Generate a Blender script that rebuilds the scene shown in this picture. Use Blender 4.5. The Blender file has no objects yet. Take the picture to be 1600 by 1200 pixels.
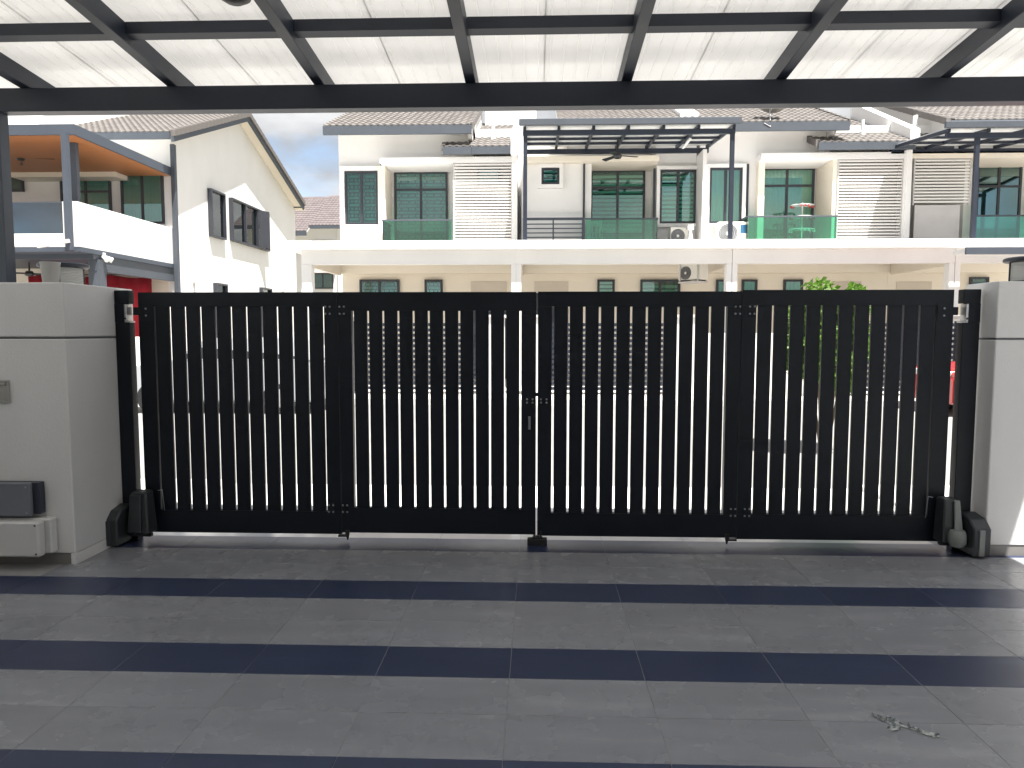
import bpy, bmesh, math, random
from mathutils import Vector, Matrix
random.seed(7)
C = bpy.context.scene.collection
SC = bpy.context.scene

# ------------------------------------------------------------------ camera
F, PITCH, YAW, ROLL, CAMH = 1103.0, -0.0744, -0.0353, 0.0008, 1.54
fw = Vector((math.sin(YAW)*math.cos(PITCH), math.cos(YAW)*math.cos(PITCH), math.sin(PITCH)))
rt = Vector((math.cos(YAW), -math.sin(YAW), 0)); up = rt.cross(fw)
cr, sr = math.cos(ROLL), math.sin(ROLL)
rt, up = cr*rt + sr*up, -sr*rt + cr*up
cam_d = bpy.data.cameras.new('camera'); cam = bpy.data.objects.new('camera', cam_d); C.objects.link(cam)
cam.matrix_world = Matrix(((rt.x, up.x, -fw.x, 0), (rt.y, up.y, -fw.y, 0), (rt.z, up.z, -fw.z, CAMH), (0, 0, 0, 1)))
cam_d.sensor_width = 36; cam_d.lens = 36*F/1600; cam_d.clip_start = 0.05; cam_d.clip_end = 3000
SC.camera = cam

# ------------------------------------------------------------------ light
SUN = Vector((0.24, -0.31, 1.0)).normalized()
w = bpy.data.worlds.new('World'); SC.world = w; w.use_nodes = True
nt = w.node_tree; nt.nodes.clear()
sky = nt.nodes.new('ShaderNodeTexSky'); sky.sky_type = 'NISHITA'; sky.sun_disc = False
sky.sun_elevation = math.asin(SUN.z); sky.sun_rotation = math.atan2(SUN.x, SUN.y)
sky.dust_density = 0.6; sky.altitude = 50
tc = nt.nodes.new('ShaderNodeTexCoord')
mp = nt.nodes.new('ShaderNodeMapping'); mp.inputs['Scale'].default_value = (1, 1, 2.2); mp.inputs['Location'].default_value = (0.9295, 4.9627, 4.2997)
nz = nt.nodes.new('ShaderNodeTexNoise'); nz.inputs['Scale'].default_value = 2.6; nz.inputs['Detail'].default_value = 9; nz.inputs['Roughness'].default_value = 0.55
rp = nt.nodes.new('ShaderNodeValToRGB'); rp.color_ramp.elements[0].position = 0.325; rp.color_ramp.elements[1].position = 0.465
nz2 = nt.nodes.new('ShaderNodeTexNoise'); nz2.inputs['Scale'].default_value = 4.2; nz2.inputs['Detail'].default_value = 6
rp2 = nt.nodes.new('ShaderNodeValToRGB'); rp2.color_ramp.elements[0].position = 0.38; rp2.color_ramp.elements[1].position = 0.62
rp2.color_ramp.elements[0].color = (2.3, 2.4, 2.55, 1); rp2.color_ramp.elements[1].color = (5.0, 4.97, 4.93, 1)
mx = nt.nodes.new('ShaderNodeMix'); mx.data_type = 'RGBA'
bg = nt.nodes.new('ShaderNodeBackground'); bg.inputs['Strength'].default_value = 0.052
ow = nt.nodes.new('ShaderNodeOutputWorld')
L = nt.links.new
L(tc.outputs['Generated'], mp.inputs['Vector']); L(mp.outputs['Vector'], nz.inputs['Vector']); L(mp.outputs['Vector'], nz2.inputs['Vector'])
L(nz.outputs['Fac'], rp.inputs['Fac']); L(nz2.outputs['Fac'], rp2.inputs['Fac'])
L(rp.outputs['Color'], mx.inputs['Factor']); L(sky.outputs['Color'], mx.inputs['A']); L(rp2.outputs['Color'], mx.inputs['B'])
L(mx.outputs['Result'], bg.inputs['Color']); L(bg.outputs['Background'], ow.inputs['Surface'])
sd = bpy.data.lights.new('sun', 'SUN'); sd.energy = 3.6; sd.angle = math.radians(0.53); sd.color = (1, 0.965, 0.91)
sun = bpy.data.objects.new('sun', sd); C.objects.link(sun); sun.rotation_euler = SUN.to_track_quat('Z', 'Y').to_euler()
sun.location = (5, -5, 20)
SC.cycles.caustics_reflective = False; SC.cycles.caustics_refractive = False; SC.cycles.sample_clamp_indirect = 5.0; SC.cycles.max_bounces = 10
SC.view_settings.view_transform = 'Standard'; SC.view_settings.look = 'None'
SC.view_settings.exposure = 2.18; SC.view_settings.gamma = 1; SC.view_settings.use_curve_mapping = False

# ------------------------------------------------------------------ photo measuring helpers (pixel of the 1600x1200 photo -> point on a plane)
def ray(x, y): return rt*((x-800)/F) + up*((600-y)/F) + fw
CC = Vector((0, 0, CAMH))
def onY(x, y, Y): d = ray(x, y); return CC + d*(Y/d.y)
def onX(x, y, X): d = ray(x, y); return CC + d*(X/d.x)
def rectY(x0, y0, x1, y1, Y):
    a = onY(x0, (y0+y1)/2, Y).x; b = onY(x1, (y0+y1)/2, Y).x
    return a, b, onY((x0+x1)/2, y1, Y).z, onY((x0+x1)/2, y0, Y).z

# ------------------------------------------------------------------ materials
def mat(name, col, rough=0.6, metal=0.0, var=0.0, vscale=3.0, bump=0.0, bscale=60.0, trans=0.0, spec=0.5, emis=None, stretch=None, rnd=0.0):
    m = bpy.data.materials.new(name); m.use_nodes = True
    n = m.node_tree.nodes; l = m.node_tree.links; p = n['Principled BSDF']
    p.inputs['Base Color'].default_value = (*col, 1); p.inputs['Roughness'].default_value = rough
    p.inputs['Metallic'].default_value = metal; p.inputs['Specular IOR Level'].default_value = spec
    tcn = n.new('ShaderNodeTexCoord'); src = tcn.outputs['Object']
    if stretch:
        mm = n.new('ShaderNodeMapping'); mm.inputs['Scale'].default_value = stretch; l.new(src, mm.inputs['Vector']); src = mm.outputs['Vector']
    colour = None
    if var > 0:
        t = n.new('ShaderNodeTexNoise'); t.inputs['Scale'].default_value = vscale; t.inputs['Detail'].default_value = 7; t.inputs['Roughness'].default_value = 0.6
        l.new(src, t.inputs['Vector'])
        r = n.new('ShaderNodeValToRGB'); r.color_ramp.elements[0].position = 0.3; r.color_ramp.elements[1].position = 0.7
        r.color_ramp.elements[0].color = (*[c*(1-var) for c in col], 1); r.color_ramp.elements[1].color = (*[min(c*(1+var), 0.95) for c in col], 1)
        l.new(t.outputs['Fac'], r.inputs['Fac']); colour = r.outputs['Color']
        rr = n.new('ShaderNodeMapRange'); rr.inputs['To Min'].default_value = max(rough-0.08, 0.03); rr.inputs['To Max'].default_value = min(rough+0.08, 1)
        l.new(t.outputs['Fac'], rr.inputs['Value']); l.new(rr.outputs['Result'], p.inputs['Roughness'])
    if rnd > 0:
        oi = n.new('ShaderNodeObjectInfo'); mr = n.new('ShaderNodeMapRange'); mr.inputs['To Min'].default_value = 1-rnd; mr.inputs['To Max'].default_value = 1+rnd
        l.new(oi.outputs['Random'], mr.inputs['Value'])
        vm = n.new('ShaderNodeVectorMath'); vm.operation = 'SCALE'
        if colour is not None: l.new(colour, vm.inputs[0])
        else: vm.inputs[0].default_value = col
        l.new(mr.outputs['Result'], vm.inputs['Scale']); colour = vm.outputs['Vector']
    if colour is not None: l.new(colour, p.inputs['Base Color'])
    if bump > 0:
        t2 = n.new('ShaderNodeTexNoise'); t2.inputs['Scale'].default_value = bscale; t2.inputs['Detail'].default_value = 4
        l.new(src, t2.inputs['Vector'])
        b = n.new('ShaderNodeBump'); b.inputs['Strength'].default_value = bump; b.inputs['Distance'].default_value = 0.01
        l.new(t2.outputs['Fac'], b.inputs['Height']); l.new(b.outputs['Normal'], p.inputs['Normal'])
    if trans > 0:
        tr = n.new('ShaderNodeBsdfTranslucent'); tr.inputs['Color'].default_value = (*col, 1)
        if colour is not None: l.new(colour, tr.inputs['Color'])
        ms = n.new('ShaderNodeMixShader'); ms.inputs['Fac'].default_value = trans
        l.new(p.outputs[0], ms.inputs[1]); l.new(tr.outputs[0], ms.inputs[2]); l.new(ms.outputs[0], n['Material Output'].inputs['Surface'])
    return m

def glass_mat(name, tint, gloss=0.12, rough=0.02):
    m = bpy.data.materials.new(name); m.use_nodes = True
    n = m.node_tree.nodes; l = m.node_tree.links; n.remove(n['Principled BSDF'])
    tr = n.new('ShaderNodeBsdfTransparent'); tr.inputs['Color'].default_value = (*tint, 1)
    g = n.new('ShaderNodeBsdfGlossy'); g.inputs['Roughness'].default_value = rough; g.inputs['Color'].default_value = (0.95, 1, 0.98, 1)
    fr = n.new('ShaderNodeFresnel'); fr.inputs['IOR'].default_value = 1.5
    mr = n.new('ShaderNodeMath'); mr.operation = 'ADD'; mr.inputs[1].default_value = gloss; mr.use_clamp = True
    l.new(fr.outputs[0], mr.inputs[0])
    ms = n.new('ShaderNodeMixShader'); l.new(mr.outputs[0], ms.inputs['Fac']); l.new(tr.outputs[0], ms.inputs[1]); l.new(g.outputs[0], ms.inputs[2])
    l.new(ms.outputs[0], n['Material Output'].inputs['Surface'])
    return m

def tile_floor_mat(name, col, vein, rough):
    """porcelain stone tile: long diagonal veins, different on every tile"""
    m = bpy.data.materials.new(name); m.use_nodes = True
    n = m.node_tree.nodes; l = m.node_tree.links; p = n['Principled BSDF']
    tcn = n.new('ShaderNodeTexCoord'); oi = n.new('ShaderNodeObjectInfo')
    off = n.new('ShaderNodeVectorMath'); off.operation = 'SCALE'; off.inputs[0].default_value = (37, 19, 11); l.new(oi.outputs['Random'], off.inputs['Scale'])
    ad = n.new('ShaderNodeVectorMath'); ad.operation = 'ADD'; l.new(tcn.outputs['Object'], ad.inputs[0]); l.new(off.outputs['Vector'], ad.inputs[1])
    mm = n.new('ShaderNodeMapping'); mm.inputs['Rotation'].default_value = (0, 0, 0.30); mm.inputs['Scale'].default_value = (0.7, 5.0, 1)
    l.new(ad.outputs['Vector'], mm.inputs['Vector'])
    t = n.new('ShaderNodeTexNoise'); t.inputs['Scale'].default_value = 1.7; t.inputs['Detail'].default_value = 5; t.inputs['Roughness'].default_value = 0.55; t.inputs['Distortion'].default_value = 0.25
    l.new(mm.outputs['Vector'], t.inputs['Vector'])
    r = n.new('ShaderNodeValToRGB'); e = r.color_ramp.elements
    e[0].position = 0.28; e[0].color = (*[c*0.87 for c in col], 1); e[1].position = 0.60; e[1].color = (*col, 1)
    x = e.new(0.74); x.color = (*vein, 1); x2 = e.new(0.90); x2.color = (*[c*1.03 for c in col], 1)
    l.new(t.outputs['Fac'], r.inputs['Fac'])
    mr = n.new('ShaderNodeMapRange'); mr.inputs['To Min'].default_value = 0.95; mr.inputs['To Max'].default_value = 1.05; l.new(oi.outputs['Random'], mr.inputs['Value'])
    vm = n.new('ShaderNodeVectorMath'); vm.operation = 'SCALE'; l.new(r.outputs['Color'], vm.inputs[0]); l.new(mr.outputs['Result'], vm.inputs['Scale'])
    l.new(vm.outputs['Vector'], p.inputs['Base Color'])
    rr = n.new('ShaderNodeMapRange'); rr.inputs['To Min'].default_value = rough-0.04; rr.inputs['To Max'].default_value = rough+0.06
    t3 = n.new('ShaderNodeTexNoise'); t3.inputs['Scale'].default_value = 5; t3.inputs['Detail'].default_value = 5; l.new(ad.outputs['Vector'], t3.inputs['Vector'])
    l.new(t3.outputs['Fac'], rr.inputs['Value']); l.new(rr.outputs['Result'], p.inputs['Roughness'])
    return m

def roof_mat(name, col):
    m = bpy.data.materials.new(name); m.use_nodes = True
    n = m.node_tree.nodes; l = m.node_tree.links; p = n['Principled BSDF']; p.inputs['Roughness'].default_value = 0.75
    tcn = n.new('ShaderNodeTexCoord')
    mm = n.new('ShaderNodeMapping'); mm.inputs['Scale'].default_value = (5.0, 3.3, 0.0); l.new(tcn.outputs['Object'], mm.inputs['Vector'])
    fl = n.new('ShaderNodeVectorMath'); fl.operation = 'FLOOR'; l.new(mm.outputs['Vector'], fl.inputs[0])
    wn = n.new('ShaderNodeTexWhiteNoise'); wn.noise_dimensions = '3D'; l.new(fl.outputs['Vector'], wn.inputs['Vector'])
    t = n.new('ShaderNodeTexNoise'); t.inputs['Scale'].default_value = 2.0; t.inputs['Detail'].default_value = 8; l.new(tcn.outputs['Object'], t.inputs['Vector'])
    a = n.new('ShaderNodeMath'); a.operation = 'ADD'; l.new(wn.outputs['Value'], a.inputs[0]); l.new(t.outputs['Fac'], a.inputs[1])
    mr = n.new('ShaderNodeMapRange'); mr.inputs['From Max'].default_value = 2; mr.inputs['To Min'].default_value = 0.72; mr.inputs['To Max'].default_value = 1.25; l.new(a.outputs[0], mr.inputs['Value'])
    vm = n.new('ShaderNodeVectorMath'); vm.operation = 'SCALE'; vm.inputs[0].default_value = col; l.new(mr.outputs['Result'], vm.inputs['Scale'])
    l.new(vm.outputs['Vector'], p.inputs['Base Color'])
    return m

M = dict(
    white=mat('exterior_white_paint', (0.785, 0.775, 0.76), 0.75, var=0.04, vscale=1.0, bump=0.12, bscale=90, stretch=(1, 1, 0.45)),
    cream=mat('warm_bounce_cream', (0.80, 0.735, 0.63), 0.75, var=0.03, vscale=1.1, bump=0.1, bscale=90),  # warm bounced light on shaded walls, put into the cream colour
    pillar=mat('pillar_paint', (0.72, 0.715, 0.70), 0.7, var=0.05, vscale=1.6, bump=0.22, bscale=150, stretch=(1, 1, 0.5)),
    warmgrey=mat('grey_trim_paint', (0.52, 0.50, 0.49), 0.7, var=0.04),
    shadegrey=mat('shaded_wall_grey', (0.34, 0.325, 0.31), 0.75, var=0.05),  # shade behind the louvre screens, painted into the wall grey
    thresh=mat('daylit_threshold_tile', (0.62, 0.62, 0.62), 0.10, var=0.05, vscale=2),  # lighter than the porch tiles: outdoor brightness put into the colour
    dishgrey=mat('grey_dish', (0.30, 0.29, 0.28), 0.5, var=0.08),
    groove=mat('grey_groove', (0.12, 0.125, 0.13), 0.7),
    tan=mat('recess_shade_tan', (0.60, 0.54, 0.455), 0.75, var=0.03),  # beige darkened to paint the shade of a recess
    skirt=mat('skirting_tile', (0.20, 0.19, 0.18), 0.45, var=0.1, vscale=4),
    gate=mat('black_powder_coat', (0.0055, 0.0085, 0.0140), 0.45, var=0.18, vscale=5, bump=0.05, bscale=400, spec=0.3),
    navy=mat('dark_steel_paint', (0.013, 0.0185, 0.033), 0.45, var=0.12, vscale=4, spec=0.5),
    frame=mat('dark_window_frame', (0.03, 0.033, 0.042), 0.4, var=0.1),
    bluegrey=mat('blue_grey_steel', (0.052, 0.063, 0.083), 0.5, var=0.08, vscale=2),
    fascia=mat('slate_fascia', (0.056, 0.066, 0.082), 0.55, var=0.08, vscale=2),
    sheet=mat('roof_sheet', (0.80, 0.795, 0.785), 0.5, var=0.05, vscale=2.5, trans=0.38, stretch=(1, 0.2, 1)),
    panel=mat('canopy_panel', (0.72, 0.73, 0.72), 0.55, var=0.04, trans=0.1),
    steel=mat('galvanised_steel', (0.55, 0.55, 0.55), 0.35, 0.85, var=0.12, vscale=12),
    bolt=mat('bolt_steel', (0.34, 0.35, 0.37), 0.4, 0.7),
    stain=mat('brushed_plate', (0.42, 0.41, 0.38), 0.4, 0.5, var=0.06, vscale=14),
    rubber=mat('black_rubber', (0.012, 0.012, 0.013), 0.7),
    motor=mat('dark_plastic_housing', (0.03, 0.035, 0.038), 0.45, var=0.12, vscale=9),
    motorg=mat('grey_green_plastic', (0.22, 0.235, 0.225), 0.45, var=0.1, vscale=9),
    boxgrey=mat('grey_control_box', (0.17, 0.18, 0.205), 0.5, var=0.05),
    boxdark=mat('dark_control_box_side', (0.035, 0.04, 0.06), 0.5),
    boxwhite=mat('white_control_box', (0.66, 0.655, 0.64), 0.5, var=0.03),
    lampw=mat('lamp_white', (0.9, 0.9, 0.88), 0.5, trans=0.82),
    grout=mat('grout', (0.30, 0.295, 0.29), 0.85),
    tile=tile_floor_mat('grey_floor_tile', (0.262, 0.270, 0.292), (0.32, 0.328, 0.35), 0.26),
    dtile=tile_floor_mat('slate_floor_tile', (0.030, 0.042, 0.090), (0.046, 0.060, 0.115), 0.32),
    roof=roof_mat('concrete_roof_tile', (0.130, 0.118, 0.110)),
    roof2=roof_mat('concrete_roof_tile_far', (0.105, 0.086, 0.086)),
    wood=mat('timber_ceiling', (0.40, 0.155, 0.055), 0.45, var=0.16, vscale=3, stretch=(0.4, 6, 1)),
    road=mat('road_concrete', (0.235, 0.23, 0.22), 0.85, var=0.14, vscale=0.8, bump=0.3, bscale=40),
    apron=mat('apron_concrete', (0.66, 0.65, 0.63), 0.7, var=0.1, vscale=1.3, bump=0.2, bscale=50),
    pave=mat('pavement_concrete', (0.50, 0.48, 0.45), 0.85, var=0.12, vscale=1.0, bump=0.2, bscale=50),
    ground=mat('ground_earth', (0.22, 0.21, 0.17), 0.9, var=0.2, vscale=0.3),
    pane=glass_mat('teal_window_glass', (0.42, 0.76, 0.74), 0.08),
    pane2=glass_mat('green_window_glass', (0.55, 0.86, 0.78), 0.10),
    gglass=glass_mat('green_balcony_glass', (0.30, 0.70, 0.54), 0.07),
    bglass=glass_mat('smoke_blue_glass', (0.22, 0.30, 0.42), 0.12),
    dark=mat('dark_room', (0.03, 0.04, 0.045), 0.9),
    curtain=mat('pale_curtain', (0.62, 0.66, 0.60), 0.9, var=0.06, vscale=6, stretch=(6, 6, 0.4)),
    curtaing=mat('teal_curtain', (0.56, 0.70, 0.63), 0.9, var=0.08, vscale=6, stretch=(6, 6, 0.4)),
    blind=mat('white_blind', (0.74, 0.74, 0.70), 0.6),
    grille=mat('black_grille', (0.02, 0.022, 0.024), 0.5),
    louvre=mat('white_aluminium_louvre', (0.74, 0.72, 0.69), 0.5),
    red=mat('red_cloth', (0.33, 0.010, 0.022), 0.8, var=0.15, vscale=3),
    black=mat('black_metal', (0.015, 0.015, 0.017), 0.45),
    acw=mat('ac_casing', (0.74, 0.72, 0.66), 0.5, var=0.03),
    acg=mat('ac_grille', (0.30, 0.31, 0.32), 0.5),
    blue=mat('blue_sticker', (0.02, 0.10, 0.20), 0.5),
    leaf=mat('leaf', (0.10, 0.20, 0.022), 0.5, var=0.35, vscale=9, trans=0.35),
    bark=mat('bark', (0.10, 0.07, 0.045), 0.85, var=0.25, vscale=12),
    plastic=glass_mat('clear_plastic_film', (0.86, 0.86, 0.88), 0.22, 0.15),
    cup=mat('milky_plastic', (0.62, 0.61, 0.58), 0.35, trans=0.4),
    white_pl=mat('white_plastic', (0.78, 0.78, 0.76), 0.45),
    redpl=mat('red_plastic', (0.5, 0.05, 0.05), 0.5),
    car_red=mat('red_car_paint', (0.35, 0.012, 0.016), 0.25, spec=0.6),
    car_silver=mat('silver_car_paint', (0.42, 0.44, 0.46), 0.3, 0.4),
    carglass=mat('car_glass', (0.015, 0.018, 0.02), 0.08, spec=0.7),
    tailw=mat('lamp_lens', (0.6, 0.6, 0.58), 0.2),
)
M['floorbase'] = M['grout']

# ------------------------------------------------------------------ mesh helpers
class MB:
    def __init__(s): s.v = []; s.f = []
    def add(s, vs, fs):
        o = len(s.v); s.v += [Vector(v) for v in vs]; s.f += [tuple(i+o for i in f) for f in fs]; return s
    def box(s, x0, x1, y0, y1, z0, z1):
        x0, x1 = min(x0, x1), max(x0, x1); y0, y1 = min(y0, y1), max(y0, y1); z0, z1 = min(z0, z1), max(z0, z1)
        return s.add([(x0, y0, z0), (x1, y0, z0), (x1, y1, z0), (x0, y1, z0), (x0, y0, z1), (x1, y0, z1), (x1, y1, z1), (x0, y1, z1)],
                     [(0, 3, 2, 1), (4, 5, 6, 7), (0, 1, 5, 4), (1, 2, 6, 5), (2, 3, 7, 6), (3, 0, 4, 7)])
    def hexa(s, bot, top):
        return s.add(list(bot)+list(top), [(0, 3, 2, 1), (4, 5, 6, 7), (0, 1, 5, 4), (1, 2, 6, 5), (2, 3, 7, 6), (3, 0, 4, 7)])
    def prism(s, poly, axis, a, b):
        """poly: 2D points in the two other axes (x,y,z order); extruded along axis from a to b"""
        def p(q, t):
            if axis == 'x': return (t, q[0], q[1])
            if axis == 'y': return (q[0], t, q[1])
            return (q[0], q[1], t)
        n = len(poly); vs = [p(q, a) for q in poly]+[p(q, b) for q in poly]
        fs = [tuple(range(n)), tuple(range(2*n-1, n-1, -1))]+[(i, (i+1) % n, n+(i+1) % n, n+i) for i in range(n)]
        return s.add(vs, fs)
    def bar(s, p, q, w, h=None, upv=(0, 0, 1)):
        """rectangular bar between two points"""
        h = h or w; p = Vector(p); q = Vector(q); d = (q-p).normalized(); u = Vector(upv)
        if abs(d.dot(u)) > 0.98: u = Vector((0, 1, 0))
        a = d.cross(u).normalized()*(w/2); b = a.cross(d).normalized()*(h/2)
        return s.hexa([p-a-b, p+a-b, q+a-b, q-a-b], [p-a+b, p+a+b, q+a+b, q-a+b])
    def tube(s, p, q, r, r2=None, n=12):
        p = Vector(p); q = Vector(q); r2 = r if r2 is None else r2; d = (q-p).normalized()
        u = Vector((0, 0, 1)) if abs(d.z) < 0.9 else Vector((1, 0, 0)); a = d.cross(u).normalized(); b = d.cross(a)
        vs = []
        for c, R in ((p, r), (q, r2)): vs += [c+(a*math.cos(t)+b*math.sin(t))*R for t in [2*math.pi*i/n for i in range(n)]]
        return s.add(vs, [tuple(range(n)), tuple(range(2*n-1, n-1, -1))]+[(i, (i+1) % n, n+(i+1) % n, n+i) for i in range(n)])
    def lathe(s, prof, c=(0, 0, 0), n=32, axis='z'):
        c = Vector(c); vs = []; m = len(prof)
        for i in range(n):
            t = 2*math.pi*i/n
            for r, z in prof:
                if axis == 'z': vs.append(c+Vector((r*math.cos(t), r*math.sin(t), z)))
                else: vs.append(c+Vector((r*math.cos(t), z, r*math.sin(t))))
        fs = [(i*m+j, ((i+1) % n)*m+j, ((i+1) % n)*m+j+1, i*m+j+1) for i in range(n) for j in range(m-1)]
        return s.add(vs, fs)

WL = {}
def link(o, parent, wloc):
    C.objects.link(o); WL[o.name] = Vector(wloc)
    if parent is not None: o.parent = parent; o.location = Vector(wloc)-WL[parent.name]
    else: o.location = wloc
    return o
def obj(name, mb, m, parent=None, origin=None, bev=0.0, smooth=False, kind=None, segs=1):
    if origin is None: origin = WL[parent.name] if parent is not None else Vector((0, 0, 0))
    origin = Vector(origin)
    me = bpy.data.meshes.new(name)
    me.from_pydata([v-origin for v in mb.v], [], mb.f)
    bm = bmesh.new(); bm.from_mesh(me)
    bmesh.ops.remove_doubles(bm, verts=bm.verts, dist=1e-5)
    bmesh.ops.recalc_face_normals(bm, faces=bm.faces)
    if bev > 0:
        bmesh.ops.bevel(bm, geom=[e for e in bm.edges if len(e.link_faces) == 2 and e.calc_face_angle() > 0.5], offset=bev, segments=segs, affect='EDGES', clamp_overlap=True)
    if smooth:
        for f in bm.faces: f.smooth = True
        for e in bm.edges:
            if len(e.link_faces) == 2 and e.calc_face_angle() > 0.6: e.smooth = False
    bm.to_mesh(me); bm.free(); me.materials.append(m)
    o = bpy.data.objects.new(name, me); link(o, parent, origin)
    if kind: o['kind'] = kind
    return o
def inst(src, parent, wloc, name=None):
    o = bpy.data.objects.new(name or src.name.split('.')[0], src.data); return link(o, parent, wloc)
def tag(o, label, cat, group=None):
    o['label'] = label; o['category'] = cat
    if group: o['group'] = group
    return o
def thing(name, label, cat, loc, group=None):
    o = bpy.data.objects.new(name, None); o.empty_display_size = 0.2; link(o, None, loc); return tag(o, label, cat, group)
def copy_tree(root, loc, label, depth=0, parent=None):
    def rec(o, par):
        c = o.copy(); C.objects.link(c)
        if par is not None: c.parent = par
        WL[c.name] = WL[o.name]
        for ch in list(o.children): rec(ch, c)
        return c
    r = rec(root, None); r.location = loc; WL[r.name] = Vector(loc); r['label'] = label
    return r
def pbox(name, x0, x1, y0, y1, z0, z1, m, parent, bev=0.0, origin=None): return obj(name, MB().box(x0, x1, y0, y1, z0, z1), m, parent, bev=bev, origin=origin)

# ================================================================== SETTING
GX, GY, TW, TD = -0.118, 4.2385, 0.602, 0.301
def struct(name, mb, m): o = obj(name, mb, m); o['kind'] = 'structure'; return o
struct('ground', MB().box(-400, 400, -60, 700, -0.6, -0.2), M['ground'])
struct('road', MB().box(-80, 80, 7.3, 15.6, -0.19, -0.08), M['road'])
struct('pavement', MB().box(-80, 80, 15.6, 26.5, -0.18, 0.06), M['pave'])
struct('kerb', MB().box(-80, 80, 15.45, 15.598, -0.17, 0.05), M['apron'])
th = struct('threshold', MB().prism([(5.141, -0.18), (5.141, -0.0045), (5.76, -0.0265), (5.76, -0.18)], 'x', -3.2, 3.3), M['grout'])
WL[th.name] = Vector((0, 0, 0)); th['label'] = 'glossy tile strip outside the gate, daylight put into its pale colour'
for c in range(-5, 6):
    xc = GX+TW*(c+0.5)
    if -3.2 < xc-TW/2 and xc+TW/2 < 3.3:
        obj('tile', MB().prism([(5.1425, -0.03), (5.1425, -0.003), (5.7585, -0.025), (5.7585, -0.04)], 'x', xc-TW/2+0.001, xc+TW/2-0.001), M['thresh'], th, bev=0.001)
ap = MB(); ap.prism([(5.762, -0.18), (5.762, -0.0275), (6.6, -0.06), (7.3, -0.075), (7.3, -0.18)], 'x', -3.2, 3.3); struct('driveway', ap, M['apron'])
struct('verge', MB().box(-80, -3.2, 5.25, 7.3, -0.19, -0.03).box(3.3, 80, 5.25, 7.3, -0.19, -0.03), M['apron'])

# porch floor with its tiles
fl = struct('floor', MB().box(-4.8, 4.8, -3.0, 5.14, -0.18, -0.0016), M['grout'])
WL[fl.name] = Vector((0, 0, 0))
def tile_mesh(x, y): return MB().box(x-TW/2+0.0009, x+TW/2-0.0009, y-TD/2+0.0009, y+TD/2-0.0009, -0.010, 0)
tl = None; td = None
for r in range(-4, 14):
    yc = GY-TD*(r+0.5)
    if yc+TD/2 > 5.145: continue
    dark = (r % 3 == 0)
    half = max(3.4, min(4.6, yc*0.80+0.9))
    if r < 0: half = 3.9
    for c in range(-8, 8):
        xc = GX+TW*(c+0.5)
        if abs(xc) > half: continue
        if yc > 4.2 and (xc < -3.3 or xc > 3.95): continue
        if dark:
            if td is None: td = obj('tile', tile_mesh(xc, yc), M['dtile'], fl, origin=(xc, yc, 0), bev=0.0012)
            else: inst(td, fl, (xc, yc, random.uniform(-0.0006, 0.0006)))
        else:
            if tl is None: tl = obj('tile', tile_mesh(xc, yc), M['tile'], fl, origin=(xc, yc, 0), bev=0.0012)
            else: inst(tl, fl, (xc, yc, random.uniform(-0.0006, 0.0006)))

# own house behind the camera and the side walls of the porch
ho = thing('house', 'white front wall of the house behind the porch', 'house', (0, -3.2, 0))
pbox('wall', -6, 6, -3.4, -3.02, -0.1, 6.5, M['white'], ho)
pbox('door', -1.6, 1.6, -3.018, -2.96, 0, 2.4, M['frame'], ho)
wl_ = thing('boundary_wall', 'white side wall along the left of the porch', 'wall', (-4.7, 0.8, 0)); pbox('wall', -4.8, -4.62, -3.0, 5.3, -0.1, 1.75, M['pillar'], wl_)
wr_ = thing('boundary_wall', 'white side wall along the right of the porch', 'wall', (5.2, 0.8, 0)); pbox('wall', 5.1, 5.28, -3.0, 5.6, -0.1, 1.5, M['pillar'], wr_)

# ================================================================== CARPORT CANOPY
cp = thing('carport_canopy', 'dark steel carport roof with pale ribbed sheets above the tiled porch', 'canopy', (0, 3.0, 3.0))
SL = 0.091
def rz(y): return 3.158+SL*(4.72-y)
pbox('front_beam', -4.6, 4.0, 4.72, 4.82, 3.003, 3.157, M['navy'], cp, bev=0.004)
RX = [-4.43, -3.425, -2.425, -1.44, -0.44, 0.575, 1.565, 2.60, 3.62]
def sloped(x0, x1, ya, yb, dz0, dz1):
    return MB().prism([(ya, rz(ya)+dz0), (yb, rz(yb)+dz0), (yb, rz(yb)+dz1), (ya, rz(ya)+dz1)], 'x', x0, x1)
ra = obj('rafter', sloped(RX[0]-0.034, RX[0]+0.034, -2.9, 5.13, 0.002, 0.118), M['navy'], cp, origin=(RX[0], 0, 3.2), bev=0.003)
for x in RX[1:]: inst(ra, cp, (x, 0, 3.2))
for y in (4.19, 3.1, 2.0, 0.95, -0.1, -1.15, -2.2):
    for i in range(len(RX)-1):
        o = obj('purlin', MB().prism([(y-0.038, rz(y-0.038)+0.050), (y+0.038, rz(y+0.038)+0.050), (y+0.038, rz(y+0.038)+0.117), (y-0.038, rz(y-0.038)+0.117)], 'x', RX[i]+0.035, RX[i+1]-0.035), M['navy'], cp)
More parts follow.
